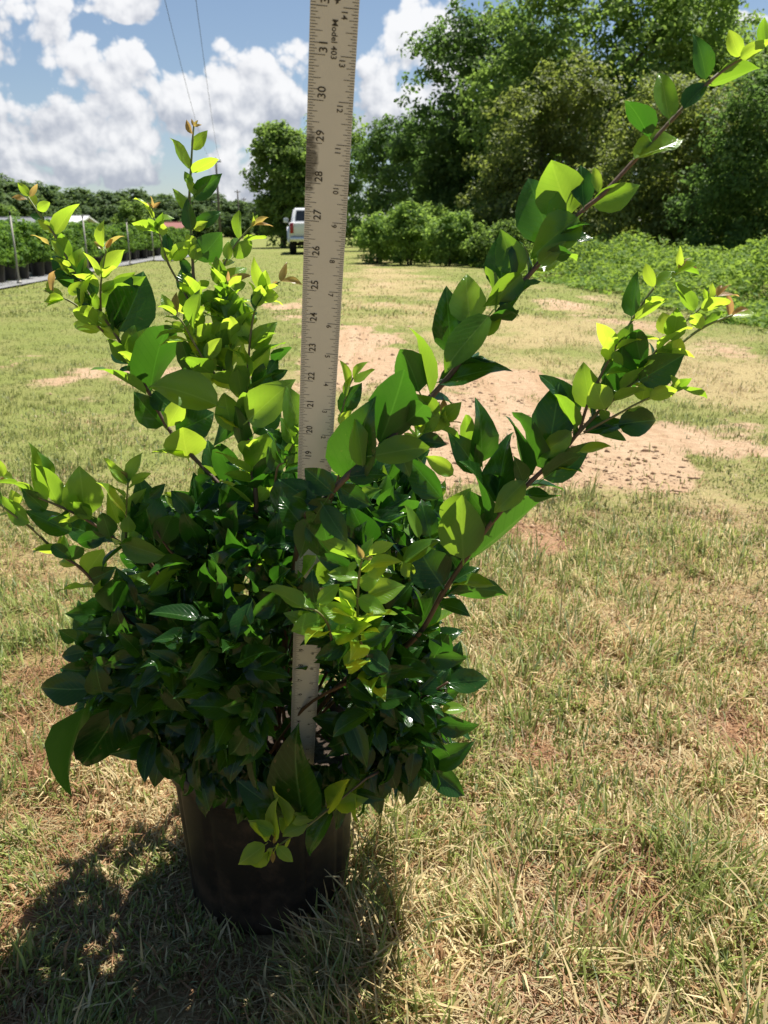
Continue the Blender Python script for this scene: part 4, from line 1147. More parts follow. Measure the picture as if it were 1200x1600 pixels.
def leaves(key, L_):
    br = BR[key][0]
    for it in L_:
        bx, by, tx, ty, wv, kd = it[:6]
        Yb = y_on(key, bx, by) + LR.uniform(-.008, .008)
        if len(it) > 6: Yb += it[6]
        pb = at(bx, by, Yb); Zc = (pb - CAM).dot(Vector((0, CT, -ST)))
        ln = math.hypot(tx - bx, ty - by) / FPX * Zc
        Yt = Yb + LR.uniform(-.38, .30) * ln
        pix = math.hypot(tx - bx, ty - by)
        if kd == 'y' and (pix > 62 or (pix > 40 and LR.random() < .35)): kd = 'i'
        elif kd == 'm' and pix < 52 and by < 760 and LR.random() < .6: kd = 'i'
        pt = at(tx, ty, Yt); pt = pb + (pt - pb) * 1.08; M_ = leaf_frame(pb, pt, wv * 1.24 / FPX * Zc, .72 if kd == 't' else 1.0)
        dat = LR.choice(LEAVES[kd]); o = bpy.data.objects.new('leaf', dat[0]); COL.objects.link(o); o.parent = br
        M_.translation -= OX; o.matrix_basis = M_
        HERO.append((o, pix * wv, kd, dat))


# long arching branch in front of the yardstick
branch('A', [(470, 830, .68), (505, 785, .635), (545, 742, .63), (605, 690, .64), (672, 622, .655), (735, 548, .665), (800, 462, .67), (842, 412, .675), (905, 335, .68), (940, 305, .68), (990, 252, .685), (1052, 185, .69), (1108, 128, .695), (1158, 90, .70), (1205, 62, .70)], .0042, .0014, age=(0, .75))
leaves('A', [(1156, 89, 1141, 49, 20, 'y'), (1157, 91, 1200, 62, 16, 'y'), (1111, 132, 1182, 108, 27, 'y'), (1103, 124, 1089, 56, 26, 'm'), (1068, 170, 1105, 128, 20, 'm'), (1045, 186, 1035, 111, 29, 'y'),
             (1014, 215, 983, 151, 32, 'm'), (991, 248, 1065, 213, 36, 'y'), (890, 336, 862, 256, 66, 'y'), (912, 322, 910, 259, 30, 'm'), (935, 301, 928, 263, 12, 'y'), (926, 321, 999, 291, 33, 'y'),
             (858, 380, 826, 285, 66, 'm', .015), (903, 340, 838, 394, 50, 'y', -.01), (842, 412, 880, 380, 22, 'm'), (810, 430, 784, 363, 40, 'y'), (785, 455, 783, 368, 44, 'm', .012), (815, 428, 762, 478, 30, 'y', -.01),
             (783, 487, 838, 440, 14, 'm'), (735, 505, 727, 430, 48, 'y'), (706, 552, 700, 455, 50, 'm', .015), (764, 493, 697, 570, 40, 'y', -.01), (757, 523, 784, 487, 20, 'm'), (685, 597, 783, 567, 32, 'm'),
             (672, 615, 651, 516, 28, 'y'), (655, 612, 627, 545, 48, 'm', .01), (593, 693, 634, 575, 64, 'm'), (540, 750, 578, 632, 58, 'm', .012), (567, 728, 556, 658, 32, 'y', -.01), (583, 712, 667, 699, 34, 'y', -.012),
             (680, 650, 653, 618, 30, 'm'), (692, 655, 719, 630, 22, 'm'), (650, 690, 697, 692, 20, 'm'), (1196, 70, 1192, 30, 12, 'y'), (520, 770, 480, 735, 34, 'm', -.01), (500, 790, 440, 750, 40, 'm', -.02), (505, 790, 540, 842, 30, 'm', -.015), (475, 825, 440, 780, 36, 'm', -.02), (512, 778, 486, 822, 36, 'm', -.012), (498, 795, 512, 850, 34, 'm', -.015), (486, 812, 470, 868, 36, 'm', -.015), (478, 822, 520, 872, 34, 'm', -.02),
             (545, 745, 600, 742, 28, 'm'), (530, 760, 575, 790, 30, 'm'), (615, 685, 640, 740, 28, 'm')])
branch('A2', [(640, 700, .65), (665, 682, .66), (690, 662, .665)], .0018, .001, False, (.6, 1))
leaves('A2', [(657, 678, 647, 640, 12, 'y'), (675, 670, 648, 666, 14, 'y'), (690, 662, 695, 625, 16, 't'), (693, 660, 719, 658, 8, 't'), (668, 682, 690, 690, 10, 'y'), (645, 694, 632, 676, 14, 'y')])
branch('A3', [(535, 720, .78), (532, 660, .79), (545, 605, .80), (556, 585, .80)], .002, .001, True, (.4, 1))
leaves('A3', [(543, 602, 535, 566, 10, 'y'), (553, 593, 568, 564, 10, 'y'), (553, 597, 584, 579, 9, 'y'), (540, 620, 547, 588, 12, 'y'), (532, 645, 563, 602, 26, 'm'), (530, 662, 548, 643, 14, 'y'), (533, 690, 562, 660, 26, 'm')])
# right branch and its side shoots
branch('B', [(640, 1005, .76), (690, 930, .74), (728, 872, .73), (775, 808, .72), (830, 752, .72), (880, 705, .72), (905, 675, .72), (955, 625, .725), (1000, 590, .73), (1050, 548, .735), (1098, 512, .74), (1145, 492, .745)], .0042, .0012)
leaves('B', [(735, 874, 854, 764, 38, 'm', .01), (724, 874, 722, 780, 60, 'y', -.01), (690, 812, 732, 768, 30, 'y'), (702, 925, 784, 919, 26, 'm'), (657, 979, 683, 920, 36, 'm'), (690, 914, 658, 860, 58, 'm', -.015),
             (753, 722, 752, 632, 33, 'm', .03), (727, 692, 731, 648, 20, 'm', .03), (747, 738, 706, 680, 36, 'm', .02), (775, 785, 788, 680, 44, 'm'), (708, 742, 668, 715, 22, 'y', .01), (690, 778, 636, 715, 36, 'm', .01),
             (847, 732, 808, 648, 32, 'm'), (822, 748, 799, 653, 20, 'm', .01), (858, 694, 872, 603, 54, 'm', .01), (903, 652, 858, 588, 30, 'm', .015), (899, 670, 870, 618, 18, 'y'), (893, 674, 843, 712, 28, 'y', -.01),
             (922, 638, 911, 573, 38, 'y', .005), (945, 640, 928, 600, 36, 'y', -.008), (966, 612, 972, 546, 46, 'm', .015), (996, 585, 974, 548, 16, 'y'), (1005, 575, 990, 513, 29, 'm'), (998, 595, 1065, 556, 44, 'm', -.008),
             (1050, 557, 1063, 530, 26, 'y'), (1096, 514, 1079, 488, 18, 'y'), (1100, 512, 1129, 487, 13, 'm'), (1140, 493, 1138, 461, 10, 't'), (1142, 495, 1179, 489, 10, 'y'), (1144, 492, 1168, 480, 7, 't'),
             (850, 748, 919, 697, 38, 'm'), (850, 745, 902, 706, 14, 'm', -.01), (906, 706, 951, 695, 14, 'm'), (820, 752, 776, 797, 30, 'y', -.01), (760, 820, 748, 720, 22, 'm'), (672, 838, 659, 785, 30, 'm'), (655, 840, 638, 792, 12, 'y', -.02),
             (630, 878, 684, 843, 22, 'y', -.02), (640, 902, 633, 874, 20, 'y', -.02), (770, 815, 735, 770, 34, 'm', .012), (800, 780, 770, 745, 30, 'm', .01), (715, 890, 690, 850, 34, 'm', .01)])
branch('B2', [(905, 675, .72), (922, 622, .725), (958, 550, .73), (988, 500, .735), (1022, 450, .74), (1060, 420, .745)], .002, .001, False, (.5, 1))
leaves('B2', [(987, 495, 996, 428, 24, 'm'), (992, 498, 1038, 466, 16, 'y'), (1022, 448, 1009, 414, 15, 'y'), (1026, 448, 1058, 422, 11, 'm'), (1059, 418, 1062, 386, 11, 'y'), (1061, 423, 1087, 416, 9, 't'), (1060, 420, 1075, 402, 7, 't'),
              (956, 552, 935, 505, 22, 'y'), (963, 545, 987, 509, 20, 'm'), (958, 550, 972, 570, 14, 'm')])
branch('B3', [(912, 676, .715), (960, 650, .71), (1005, 626, .71), (1060, 606, .71)], .0016, .0009, False, (.6, 1))
leaves('B3', [(1004, 626, 1011, 598, 24, 'y'), (1060, 605, 1050, 588, 8, 'y'), (1062, 607, 1103, 616, 8, 'y'), (913, 677, 985, 652, 26, 'm'), (966, 663, 1027, 656, 38, 'm'), (950, 655, 938, 640, 14, 'm'), (930, 668, 975, 684, 16, 'm')])
branch('B4', [(945, 640, .725), (1000, 575, .73), (1048, 525, .735), (1088, 487, .74), (1122, 462, .745)], .0017, .0009, False, (.6, 1))
leaves('B4', [(1050, 533, 1059, 482, 28, 'm'), (1043, 522, 1036, 490, 24, 'y'), (1084, 486, 1058, 442, 18, 'y'), (1088, 487, 1128, 471, 13, 'y'), (1120, 463, 1141, 444, 9, 't'), (1120, 463, 1154, 461, 8, 't'), (1119, 461, 1127, 445, 7, 't'), (1110, 470, 1100, 452, 8, 'y')])
# bright sprig in front
branch('C', [(575, 1050, .70), (568, 1018, .665), (560, 988, .65), (559, 940, .64), (561, 900, .635), (566, 872, .63)], .0026, .0011, True, (.3, 1))
leaves('C', [(557, 872, 505, 843, 22, 'y'), (577, 868, 616, 844, 16, 'y'), (578, 880, 625, 877, 18, 'y'), (567, 872, 559, 853, 12, 't'), (568, 872, 584, 872, 9, 't'), (556, 878, 545, 892, 10, 'y'), (560, 902, 515, 897, 18, 'y'), (575, 900, 608, 879, 18, 'y'),
             (575, 932, 627, 916, 34, 'y'), (553, 893, 497, 869, 26, 'm', .01), (555, 948, 531, 923, 20, 'y'), (550, 968, 502, 944, 26, 'y'), (555, 972, 541, 948, 18, 'y'), (542, 1005, 496, 1027, 24, 'm'), (560, 1002, 540, 1038, 20, 'y'),
             (552, 988, 523, 1042, 20, 'm'), (565, 1004, 611, 981, 24, 'm'), (572, 1020, 609, 1046, 28, 'm'), (562, 1028, 603, 1052, 28, 'm'), (562, 915, 590, 905, 22, 'y'), (560, 935, 600, 955, 24, 'y'), (566, 985, 598, 960, 24, 'm')])
branch('C2', [(520, 1010, .66), (512, 975, .64), (495, 955, .635), (475, 950, .635)], .0016, .001, False, (.5, 1))
leaves('C2', [(492, 942, 485, 896, 22, 'm'), (497, 942, 528, 915, 20, 'y'), (474, 950, 420, 917, 16, 'y'), (500, 968, 458, 985, 30, 'y'), (510, 972, 500, 948, 20, 'y')])
# left branches
branch('D', [(400, 830, .84), (350, 765, .86), (300, 712, .87), (262, 668, .88), (232, 612, .885), (205, 565, .89), (182, 525, .89), (155, 485, .895), (116, 424, .90), (86, 368, .905), (62, 335, .905), (44, 308, .91)], .0040, .0011)
leaves('D', [(86, 366, 113, 316, 18, 'y'), (84, 364, 60, 344, 12, 'y'), (70, 346, 48, 335, 9, 'm'), (58, 328, 76, 317, 13, 'y'), (54, 322, 49, 300, 11, 'y'), (46, 306, 29, 286, 11, 'y'), (47, 307, 58, 288, 10, 't'), (43, 312, 20, 306, 8, 't'),
             (76, 382, 53, 365, 7, 't'), (98, 402, 81, 377, 11, 'y'), (106, 410, 95, 366, 20, 'y'), (116, 424, 130, 390, 24, 'y'), (112, 432, 90, 400, 12, 'y'), (120, 452, 83, 401, 28, 'm', .01), (150, 464, 123, 413, 26, 'm', .01),
             (160, 480, 223, 435, 30, 'y'), (186, 518, 223, 430, 62, 'm', .012), (178, 452, 209, 427, 20, 'm', .02), (172, 510, 131, 485, 18, 'm'), (207, 568, 240, 511, 36, 'y'), (235, 612, 258, 499, 56, 'm', .01), (228, 616, 152, 570, 20, 'y'),
             (255, 665, 213, 617, 38, 'm', .01), (240, 612, 273, 642, 32, 'm'), (262, 667, 287, 624, 26, 'y'), (275, 674, 330, 650, 46, 'm', .01), (294, 716, 286, 671, 54, 'y', -.008), (198, 566, 171, 528, 18, 'm'), (187, 527, 159, 511, 16, 'y'),
             (196, 547, 209, 511, 20, 'm'), (341, 752, 325, 690, 28, 'm'), (368, 755, 340, 690, 34, 'm'), (330, 745, 300, 770, 26, 'm'), (312, 728, 345, 765, 26, 'm')])
branch('D2', [(158, 490, .895), (157, 455, .89), (160, 425, .89), (166, 390, .89)], .0016, .0009, False, (.6, 1))
leaves('D2', [(155, 431, 133, 396, 13, 'y'), (160, 429, 191, 391, 18, 'y'), (161, 386, 156, 347, 12, 'y'), (167, 387, 191, 366, 10, 't'), (160, 390, 147, 377, 7, 't'), (160, 457, 177, 439, 14, 'y'), (166, 388, 176, 372, 9, 't')])
branch('D3', [(165, 522, .89), (148, 505, .885), (128, 484, .88), (108, 470, .88), (84, 460, .88), (70, 454, .88)], .0017, .0009, False, (.6, 1))
leaves('D3', [(108, 460, 130, 440, 14, 'y'), (98, 465, 71, 451, 11, 'y'), (84, 455, 80, 423, 9, 't'), (82, 462, 75, 476, 6, 't'), (132, 486, 132, 465, 18, 'y'), (140, 478, 121, 451, 16, 'm')])
branch('E', [(400, 800, .80), (393, 730, .81), (386, 655, .82), (372, 600, .83), (335, 560, .84), (312, 510, .85), (303, 438, .86), (301, 403, .865), (299, 360, .87), (296, 310, .875), (298, 271, .88), (301, 219, .885), (303, 196, .89)], .0040, .0010)
leaves('E', [(296, 264, 271, 218, 16, 'y'), (300, 270, 339, 246, 15, 'y'), (301, 234, 323, 205, 16, 'y'), (301, 209, 289, 187, 9, 't'), (303, 197, 314, 195, 5, 't'), (303, 197, 299, 186, 5, 't'), (303, 197, 309, 188, 5, 't'), (300, 288, 289, 269, 11, 'm'),
             (303, 311, 343, 274, 24, 'm'), (304, 304, 292, 278, 11, 'y'), (296, 333, 274, 296, 15, 'm'), (299, 360, 293, 313, 18, 'm'), (303, 359, 323, 347, 12, 'y'), (303, 352, 342, 333, 18, 'm', .01), (305, 384, 291, 367, 14, 'y'), (308, 406, 344, 365, 36, 'm'),
             (303, 406, 308, 382, 19, 'y', -.008), (305, 464, 282, 418, 24, 'm'), (296, 427, 281, 402, 13, 'm'), (292, 482, 286, 448, 20, 'm'), (307, 450, 328, 438, 12, 'y'), (312, 480, 308, 453, 16, 'y'), (341, 634, 240, 594, 40, 'y', -.01), (388, 657, 450, 600, 48, 'y', -.01),
             (362, 674, 350, 615, 34, 'y', -.005), (392, 735, 431, 678, 48, 'y', -.012), (397, 677, 436, 639, 32, 'm', .01), (379, 700, 368, 638, 22, 'm'), (303, 590, 283, 526, 28, 'm', .01), (315, 569, 294, 518, 16, 'y'), (330, 604, 299, 556, 18, 'y'),
             (402, 754, 451, 708, 36, 'm'), (434, 712, 459, 678, 22, 'm'), (435, 802, 453, 738, 36, 'm', -.03), (391, 760, 360, 795, 34, 'm'), (396, 770, 440, 790, 34, 'm'), (375, 640, 340, 690, 30, 'm', .01), (325, 545, 345, 500, 24, 'y'), (340, 570, 372, 545, 26, 'y')])
branch('E2', [(335, 560, .84), (300, 480, .85), (285, 451, .855), (263, 412, .86), (252, 375, .865), (242, 345, .87), (238, 324, .87)], .0018, .0009, False, (.5, 1))
leaves('E2', [(268, 406, 297, 379, 21, 'y'), (265, 408, 253, 387, 13, 'y'), (263, 394, 259, 365, 14, 'm'), (253, 368, 255, 350, 12, 'y'), (244, 342, 272, 341, 8, 'y'), (240, 341, 227, 321, 8, 'y'), (239, 324, 237, 307, 7, 't'), (239, 325, 250, 316, 7, 't'), (239, 326, 230, 316, 5, 't')])
branch('E3', [(345, 540, .85), (342, 480, .86), (348, 436, .865), (350, 414, .87), (369, 381, .875), (389, 358, .88), (404, 347, .88)], .0018, .0009, False, (.5, 1))
leaves('E3', [(375, 374, 372, 331, 13, 'y'), (380, 378, 414, 369, 11, 'y'), (365, 402, 393, 378, 20, 'm'), (356, 406, 357, 378, 13, 'y'), (346, 446, 338, 403, 22, 'm'), (393, 354, 415, 338, 10, 't'), (398, 352, 425, 352, 7, 't'), (396, 353, 402, 336, 7, 'y'), (344, 460, 322, 484, 34, 'm'), (348, 462, 334, 502, 20, 'y')])
branch('E4', [(362, 560, .84), (358, 500, .85), (357, 470, .85), (356, 440, .85)], .0017, .0009, False, (.5, 1))
leaves('E4', [(352, 443, 329, 421, 10, 'y'), (359, 443, 390, 429, 10, 't'), (356, 440, 357, 424, 7, 't'), (361, 449, 383, 443, 14, 'm'), (376, 512, 352, 446, 28, 'y'), (368, 525, 327, 556, 32, 'y'), (364, 540, 390, 500, 24, 'y'), (357, 470, 342, 455, 12, 't')])
branch('E5', [(385, 640, .825), (388, 570, .83), (392, 520, .835), (400, 480, .84), (417, 455, .845), (437, 440, .845)], .0018, .0009, False, (.5, 1))
leaves('E5', [(415, 452, 396, 404, 16, 'y'), (439, 440, 447, 409, 13, 't'), (440, 439, 470, 440, 8, 't'), (435, 441, 424, 448, 9, 't'), (411, 462, 434, 463, 18, 'y'), (402, 479, 404, 457, 16, 'y'), (398, 484, 410, 444, 14, 'm'), (392, 543, 427, 507, 28, 'y'), (390, 590, 378, 540, 16, 'y'),
              (391, 587, 421, 541, 24, 'y'), (425, 566, 452, 539, 14, 'm'), (400, 612, 432, 563, 32, 'm'), (425, 592, 447, 579, 14, 'm'), (390, 620, 378, 595, 18, 'y'), (396, 500, 372, 480, 20, 'y')])
branch('E6', [(340, 590, .82), (318, 560, .82), (300, 530, .82), (286, 505, .82), (274, 492, .82)], .0017, .0009, False, (.5, 1))
leaves('E6', [(270, 488, 253, 461, 14, 'y'), (277, 491, 273, 457, 14, 't'), (286, 514, 269, 504, 12, 'y'), (289, 499, 317, 479, 15, 'y'), (303, 514, 308, 454, 16, 'y'), (303, 535, 329, 503, 20, 'y'), (275, 491, 262, 484, 9, 't'), (320, 560, 345, 530, 20, 'y')])
branch('E7', [(430, 760, .78), (445, 720, .77), (460, 690, .765), (470, 660, .765)], .002, .001, True, (.3, 1))
leaves('E7', [(470, 678, 452, 609, 34, 'y'), (450, 724, 473, 686, 28, 'y'), (440, 735, 420, 700, 26, 'm'), (462, 692, 440, 655, 24, 'm')])
branch('F', [(190, 960, .80), (155, 919, .79), (125, 887, .785), (95, 867, .78), (75, 850, .775), (50, 826, .77), (15, 800, .765), (-15, 775, .765)], .0030, .0012)
leaves('F', [(47, 817, -6, 774, 20, 'y'), (135, 895, 160, 860, 34, 'y'), (97, 866, 56, 855, 11, 'y'), (175, 957, 175, 903, 42, 'm'), (110, 875, 130, 850, 20, 'm'), (80, 852, 110, 872, 18, 'm'), (142, 1018, 124, 950, 34, 'm', .03), (140, 905, 175, 890, 28, 'm')])
branch('F2', [(235, 880, .80), (185, 846, .785), (140, 815, .775), (95, 792, .77), (60, 777, .77), (32, 757, .77), (8, 748, .77)], .0028, .001)
leaves('F2', [(132, 806, 125, 737, 50, 'y'), (92, 790, 60, 725, 26, 'y'), (55, 764, 47, 696, 20, 'y'), (82, 750, 61, 708, 16, 'm'), (55, 772, 27, 754, 14, 'y'), (30, 787, 18, 767, 16, 'y'), (5, 744, -9, 714, 16, 'y'), (15, 752, 1, 747, 10, 't'), (72, 797, 35, 764, 24, 'm'),
              (180, 848, 100, 812, 34, 'm'), (112, 830, 45, 800, 30, 'm'), (97, 820, 61, 819, 11, 'y'), (100, 817, 108, 798, 10, 'y'), (143, 808, 111, 786, 16, 'y'), (190, 848, 259, 869, 34, 'y', -.01), (165, 838, 120, 850, 24, 'm'), (172, 840, 160, 800, 26, 'm')])
branch('F3', [(205, 870, .79), (197, 840, .78), (197, 802, .775), (200, 755, .77)], .0018, .001, False, (.5, 1))
leaves('F3', [(195, 803, 160, 755, 20, 'y'), (200, 806, 227, 765, 18, 'y'), (197, 757, 164, 719, 14, 'y'), (203, 752, 220, 709, 17, 'y'), (206, 756, 233, 739, 12, 'y'), (200, 832, 200, 807, 20, 'y'), (185, 818, 170, 774, 20, 'y'), (200, 757, 192, 735, 9, 't')])
branch('F4', [(300, 900, .80), (265, 860, .79), (245, 830, .785)], .0024, .0012, True, (.2, .6))
leaves('F4', [(240, 842, 220, 750, 46, 'm', .015), (275, 887, 286, 795, 42, 'm'), (300, 802, 269, 769, 26, 'm', .01), (235, 777, 256, 759, 16, 'm'), (262, 862, 300, 845, 30, 'm'), (250, 850, 270, 800, 34, 'm')])
branch('G', [(235, 1090, .80), (190, 1085, .78), (150, 1080, .77)], .0024, .0014, True, (.1, .4))
leaves('G', [(133, 1018, 95, 1025, 22, 'm'), (118, 1000, 93, 985, 20, 'm'), (142, 1076, 65, 1073, 44, 'm'), (134, 1105, 85, 1202, 44, 'm'), (185, 1108, 127, 1202, 60, 'm', .01), (190, 1120, 208, 1180, 30, 'm'), (175, 1032, 140, 1055, 30, 'm'), (235, 1130, 236, 1192, 30, 'm'), (262, 1148, 248, 1186, 24, 'm'), (160, 1085, 150, 1040, 34, 'm')])
branch('K', [(620, 1110, .80), (660, 1090, .78), (700, 1066, .77)], .0024, .0014, True, (.1, .4))
leaves('K', [(680, 1024, 698, 988, 32, 'm'), (670, 1028, 724, 1030, 28, 'm'), (698, 1067, 761, 1062, 32, 'm'), (683, 1131, 746, 1138, 28, 'm'), (674, 1192, 735, 1163, 34, 'm'), (670, 1198, 723, 1241, 30, 'm'), (632, 1193, 641, 1246, 34, 'm'), (645, 1198, 663, 1230, 24, 'm'), (690, 1110, 728, 1108, 16, 'y'), (655, 1080, 690, 1050, 30, 'm')])
branch('Hh', [(590, 1195, .77), (567, 1220, .745), (526, 1254, .73), (485, 1287, .72), (444, 1315, .715), (425, 1326, .71)], .0024, .001, True, (.3, 1))
leaves('Hh', [(474, 1278, 462, 1150, 62, 'm', .005), (440, 1270, 378, 1228, 42, 'm', .02), (511, 1266, 535, 1225, 22, 'y'), (522, 1258, 568, 1250, 26, 'y'), (554, 1238, 596, 1250, 18, 'm'), (459, 1297, 475, 1250, 20, 'y'), (447, 1290, 431, 1231, 12, 'y'), (428, 1300, 390, 1283, 20, 'y'),
              (420, 1312, 394, 1287, 16, 'y'), (455, 1300, 438, 1280, 18, 'y'), (414, 1320, 373, 1348, 26, 'y'), (420, 1330, 390, 1358, 13, 'y'), (424, 1328, 427, 1349, 10, 't'), (433, 1323, 456, 1345, 16, 'y'), (430, 1310, 427, 1253, 12, 'y'), (520, 1262, 482, 1333, 30, 'm', .01), (428, 1318, 432, 1296, 9, 't')])
# the 300 largest leaves stay single parts, the small rest joins the leaf mass
HERO.sort(key=lambda h: -h[1]); SMALL = []
for o_, sz, kd_, data_ in HERO[300:]:
    SMALL.append((o_.matrix_basis.copy(), kd_, data_)); bpy.data.objects.remove(o_)

# dense body of the shrub: the many leaves that nobody could pick apart
BODY = np.array([(285, 800), (335, 770), (400, 790), (470, 760), (520, 775), (560, 745), (640, 762), (690, 800), (680, 900), (655, 960), (665, 1010), (690, 1050), (690, 1120), (670, 1180), (630, 1205),
                 (580, 1215), (500, 1240), (400, 1245), (330, 1220), (262, 1185), (190, 1125), (140, 1090), (150, 1050), (150, 985), (205, 920), (245, 860)], float)


def inside_poly(x, y, P):
    ins = np.zeros(x.shape, bool); dist = np.full(x.shape, 1e9)
    for i in range(len(P)):
        a, b = P[i], P[(i + 1) % len(P)]; c = ((a[1] > y) != (b[1] > y)); xi = (b[0] - a[0]) * (y - a[1]) / (b[1] - a[1] + 1e-9) + a[0]; ins ^= c & (x < xi)
        ab = b - a; t = np.clip(((x - a[0]) * ab[0] + (y - a[1]) * ab[1]) / (ab @ ab), 0, 1); dist = np.minimum(dist, np.hypot(x - a[0] - t * ab[0], y - a[1] - t * ab[1]))
    return ins, dist


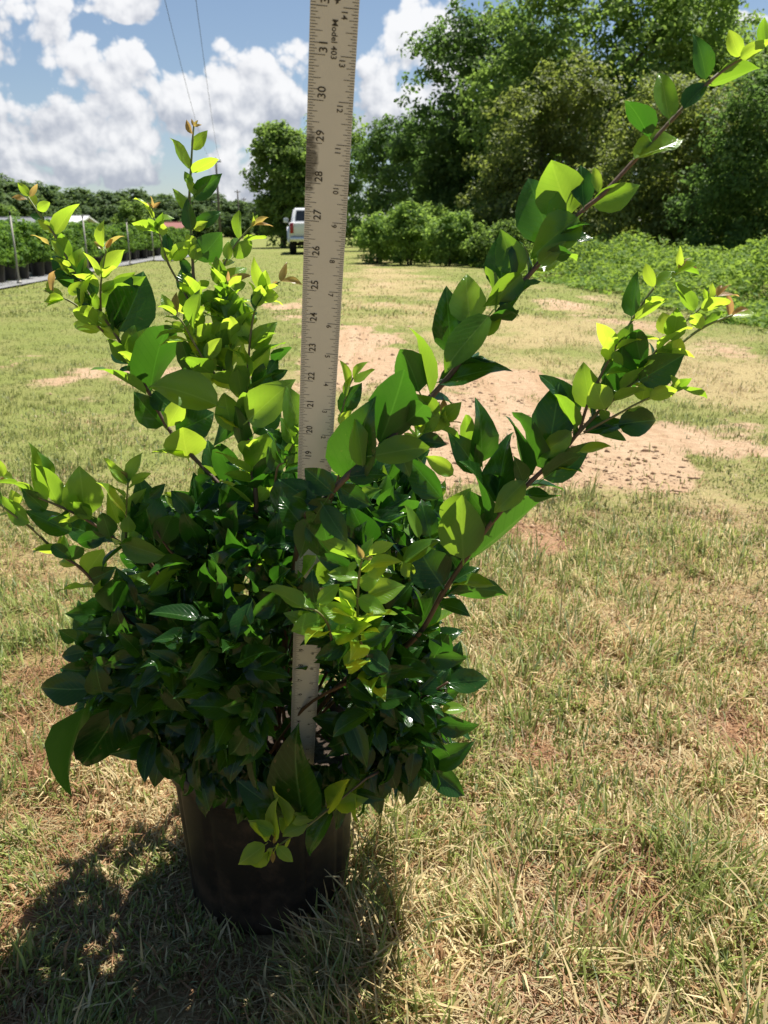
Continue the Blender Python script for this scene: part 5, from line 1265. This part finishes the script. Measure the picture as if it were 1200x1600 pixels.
def body():
    r = np.random.default_rng(99); lr = random.Random(99)
    n = 13000; x = r.uniform(130, 710, n); y = r.uniform(740, 1235, n); ins, dist = inside_poly(x, y, BODY); x, y, dist = x[ins], y[ins], dist[ins]
    depth = np.clip(dist / 130, .12, 1) ** .6
    f = np.where(r.random(len(x)) < .5, -1 + .6 * r.random(len(x)), r.uniform(-.6, 1, len(x)))
    Y = .90 + f * depth * .235
    Y = np.where((y > 1130), np.maximum(Y, .74), Y); rim = (y > 1150) & (r.random(len(x)) < .6); Y = np.where(rim, r.uniform(.755, .80, len(x)), Y)
    Vs, Ts, Qs, UVs, mats = [], [], [], [], []; off = 0; cnt = 0; C0 = Vector((OX.x, OX.y - .02, OX.z + .12))
    order = r.permutation(len(x)); used = 0
    for i in order:
        if used >= 2700: break
        p = at(x[i], y[i], Y[i])
        if p.z < OX.z - .09: continue
        dxy = math.hypot(p.x - POT_C.x, p.y - POT_C.y)
        if p.z < POT_H + .02 and dxy < POT_R + .012: continue
        # the yardstick keeps a channel clear where it shows
        rel = p - RB; al = rel.dot(RDIR)
        if 955 < y[i] < 1185 and abs(x[i] - (471 + (1205 - y[i]) * .0434)) < 62 and rel.dot(RN) > -.02: continue
        if abs(rel.dot(RX)) < RW * .5 + .01 and abs(rel.dot(RN)) < .016 and al < .52: continue
        if 735 > y[i] and rel.dot(RN) > 0: continue
        out = (p - C0); out.z *= .5; out = out.normalized()
        ax = (out * lr.uniform(.15, .9) + Vector((lr.gauss(0, .7), lr.gauss(0, .45), lr.gauss(.2, .65)))).normalized()
        if y[i] > 1165: ax = Vector((lr.gauss(0, .4), lr.gauss(-.25, .25), -.8)).normalized()
        elif y[i] > 1100: ax = (ax + Vector((0, 0, -.5))).normalized()
        L_ = lr.choice((lr.uniform(.022, .040), lr.uniform(.032, .054))); wd = L_ * lr.uniform(.46, .60)
        tip = p + ax * L_
        if tip.z < POT_H + .01 and math.hypot(tip.x - POT_C.x, tip.y - POT_C.y) < POT_R + .01: continue
        nn = Vector((lr.gauss(0, .7), lr.gauss(0, .6) - .35, .6)) + out * .6; nn = (nn - ax * nn.dot(ax)).normalized()
        xx = ax.cross(nn); kd = 'y' if (lr.random() < .02 and y[i] < 950) else 'i' if (lr.random() < .09 and y[i] < 950) else 'm'
        me, V, F, UV = lr.choice(LEAVES[kd])
        W = np.outer(V[:, 0] * wd, xx) + np.outer(V[:, 1] * L_, ax) + np.outer(V[:, 2] * L_, nn) + np.array(p - OX)
        Vs.append(W); UVs.append(UV)
        for fc in F:
            (Ts if len(fc) == 3 else Qs).append([k + off for k in fc]); (mats if len(fc) == 3 else mats)
        cnt_t = sum(len(fc) == 3 for fc in F); mats.append((kd, cnt_t, len(F) - cnt_t)); off += len(V); used += 1
    # small leaves filling in along the shoots between the big ones
    for key, num, kinds in (('A', 15, 'mmi'), ('A2', 6, 'yyi'), ('B', 26, 'mmi'), ('B2', 8, 'iyy'), ('B3', 6, 'iyy'), ('B4', 7, 'yyi'), ('C', 20, 'yyi'), ('C2', 8, 'yi'), ('D', 22, 'miy'), ('D2', 4, 'yyi'), ('D3', 8, 'yyi'),
                            ('E', 36, 'iyym'), ('E2', 9, 'yyi'), ('E3', 9, 'yyi'), ('E4', 14, 'yyi'), ('E5', 16, 'yyi'), ('E6', 13, 'yyi'), ('E7', 10, 'yim'), ('F', 9, 'miy'), ('F2', 13, 'iym'), ('F3', 8, 'yyi'), ('Hh', 10, 'yyi'), ('G', 10, 'm'), ('K', 14, 'm')):
        _, PP, YY = BR[key]; seg = np.hypot(*np.diff(PP, axis=0).T); cs = np.concatenate([[0], np.cumsum(seg)])
        for k in range(num):
            q = lr.random() ** .9 * cs[-1] * (.58 if key in 'AE' else .8 if key in 'BD' else 1); qx = np.interp(q, cs, PP[:, 0]); qy = np.interp(q, cs, PP[:, 1]); qY = np.interp(q, cs, YY)
            q2 = min(q + 12, cs[-1] + 12); tx = np.interp(q2, cs, PP[:, 0]); ty = np.interp(q2, cs, PP[:, 1]); p = at(qx, qy, qY)
            t3 = at(tx, ty, np.interp(q2, cs, YY)) - p; t3 = t3.normalized() if t3.length > 1e-5 else Vector((0, 0, 1))
            side_ = Vector((lr.gauss(0, 1), lr.gauss(0, 1), lr.gauss(0, .6))); side_ = (side_ - t3 * side_.dot(t3)).normalized()
            ax = (t3 * lr.uniform(.35, 1.0) + side_ * lr.uniform(.6, 1.0)).normalized(); fr_ = q / cs[-1]
            L_ = lr.uniform(.75, 1.15) * (.044 - .024 * fr_); wd = L_ * lr.uniform(.44, .56)
            nn = t3 * lr.uniform(.3, 1) - side_ * .3 + Vector((lr.gauss(0, .4), lr.gauss(0, .4), .5)); nn = (nn - ax * nn.dot(ax)).normalized(); xx = ax.cross(nn)
            kd = lr.choice(kinds) if fr_ < .8 else lr.choice('yyi' if kinds != 'm' else 'm')
            _, V, F, UV = lr.choice(LEAVES[kd]); p = p + ax * L_ * .1
            Vs.append(np.outer(V[:, 0] * wd, xx) + np.outer(V[:, 1] * L_, ax) + np.outer(V[:, 2] * L_, nn) + np.array(p - OX)); UVs.append(UV)
            for fc in F: (Ts if len(fc) == 3 else Qs).append([k_ + off for k_ in fc])
            cnt_t = sum(len(fc) == 3 for fc in F); mats.append((kd, cnt_t, len(F) - cnt_t)); off += len(V)
    for M_, kd, (_, V, F, UV) in SMALL:
        A_ = np.array(M_); Vs.append(V @ A_[:3, :3].T + A_[:3, 3]); UVs.append(UV)
        for fc in F: (Ts if len(fc) == 3 else Qs).append([k_ + off for k_ in fc])
        cnt_t = sum(len(fc) == 3 for fc in F); mats.append((kd, cnt_t, len(F) - cnt_t)); off += len(V)
    V = np.concatenate(Vs); me = np_mesh('leaf_mass', V, tris=Ts, quads=Qs, smooth=True)
    UV = np.concatenate(UVs).astype(np.float32); li = np.empty(len(me.loops), np.int32); me.loops.foreach_get('vertex_index', li)
    uvl = me.uv_layers.new(name='UVMap'); uvl.data.foreach_set('uv', UV[li].ravel())
    me.materials.append(MAT['leaf_m']); me.materials.append(MAT['leaf_i']); me.materials.append(MAT['leaf_y']); me.materials.append(MAT['leaf_t'])
    mi = np.concatenate([np.concatenate([np.full(a, 'miyt'.index(k)) for k, a, b in mats]), np.concatenate([np.full(b, 'miyt'.index(k)) for k, a, b in mats])]).astype(np.int32)
    me.polygons.foreach_set('material_index', mi)
    tag(link('leaf_mass', me, None, shrub), 'small leaves filling the shrub between the large ones', kind='stuff')
    # inner stems
    for k in range(16):
        px, py = lr.uniform(240, 620), lr.uniform(850, 1080); q = at(px, py, lr.uniform(.80, 1.02)); a = lr.uniform(0, 6.28)
        s = Vector((OX.x + math.cos(a) * .035, OX.y + math.sin(a) * .035, OX.z - .01))
        branch_obj([s, s.lerp(q, .5) + Vector((lr.uniform(-.02, .02), lr.uniform(-.02, .02), .02)), q], .0036, .0014, 0, .4)
    print('mass leaves', used)


body()
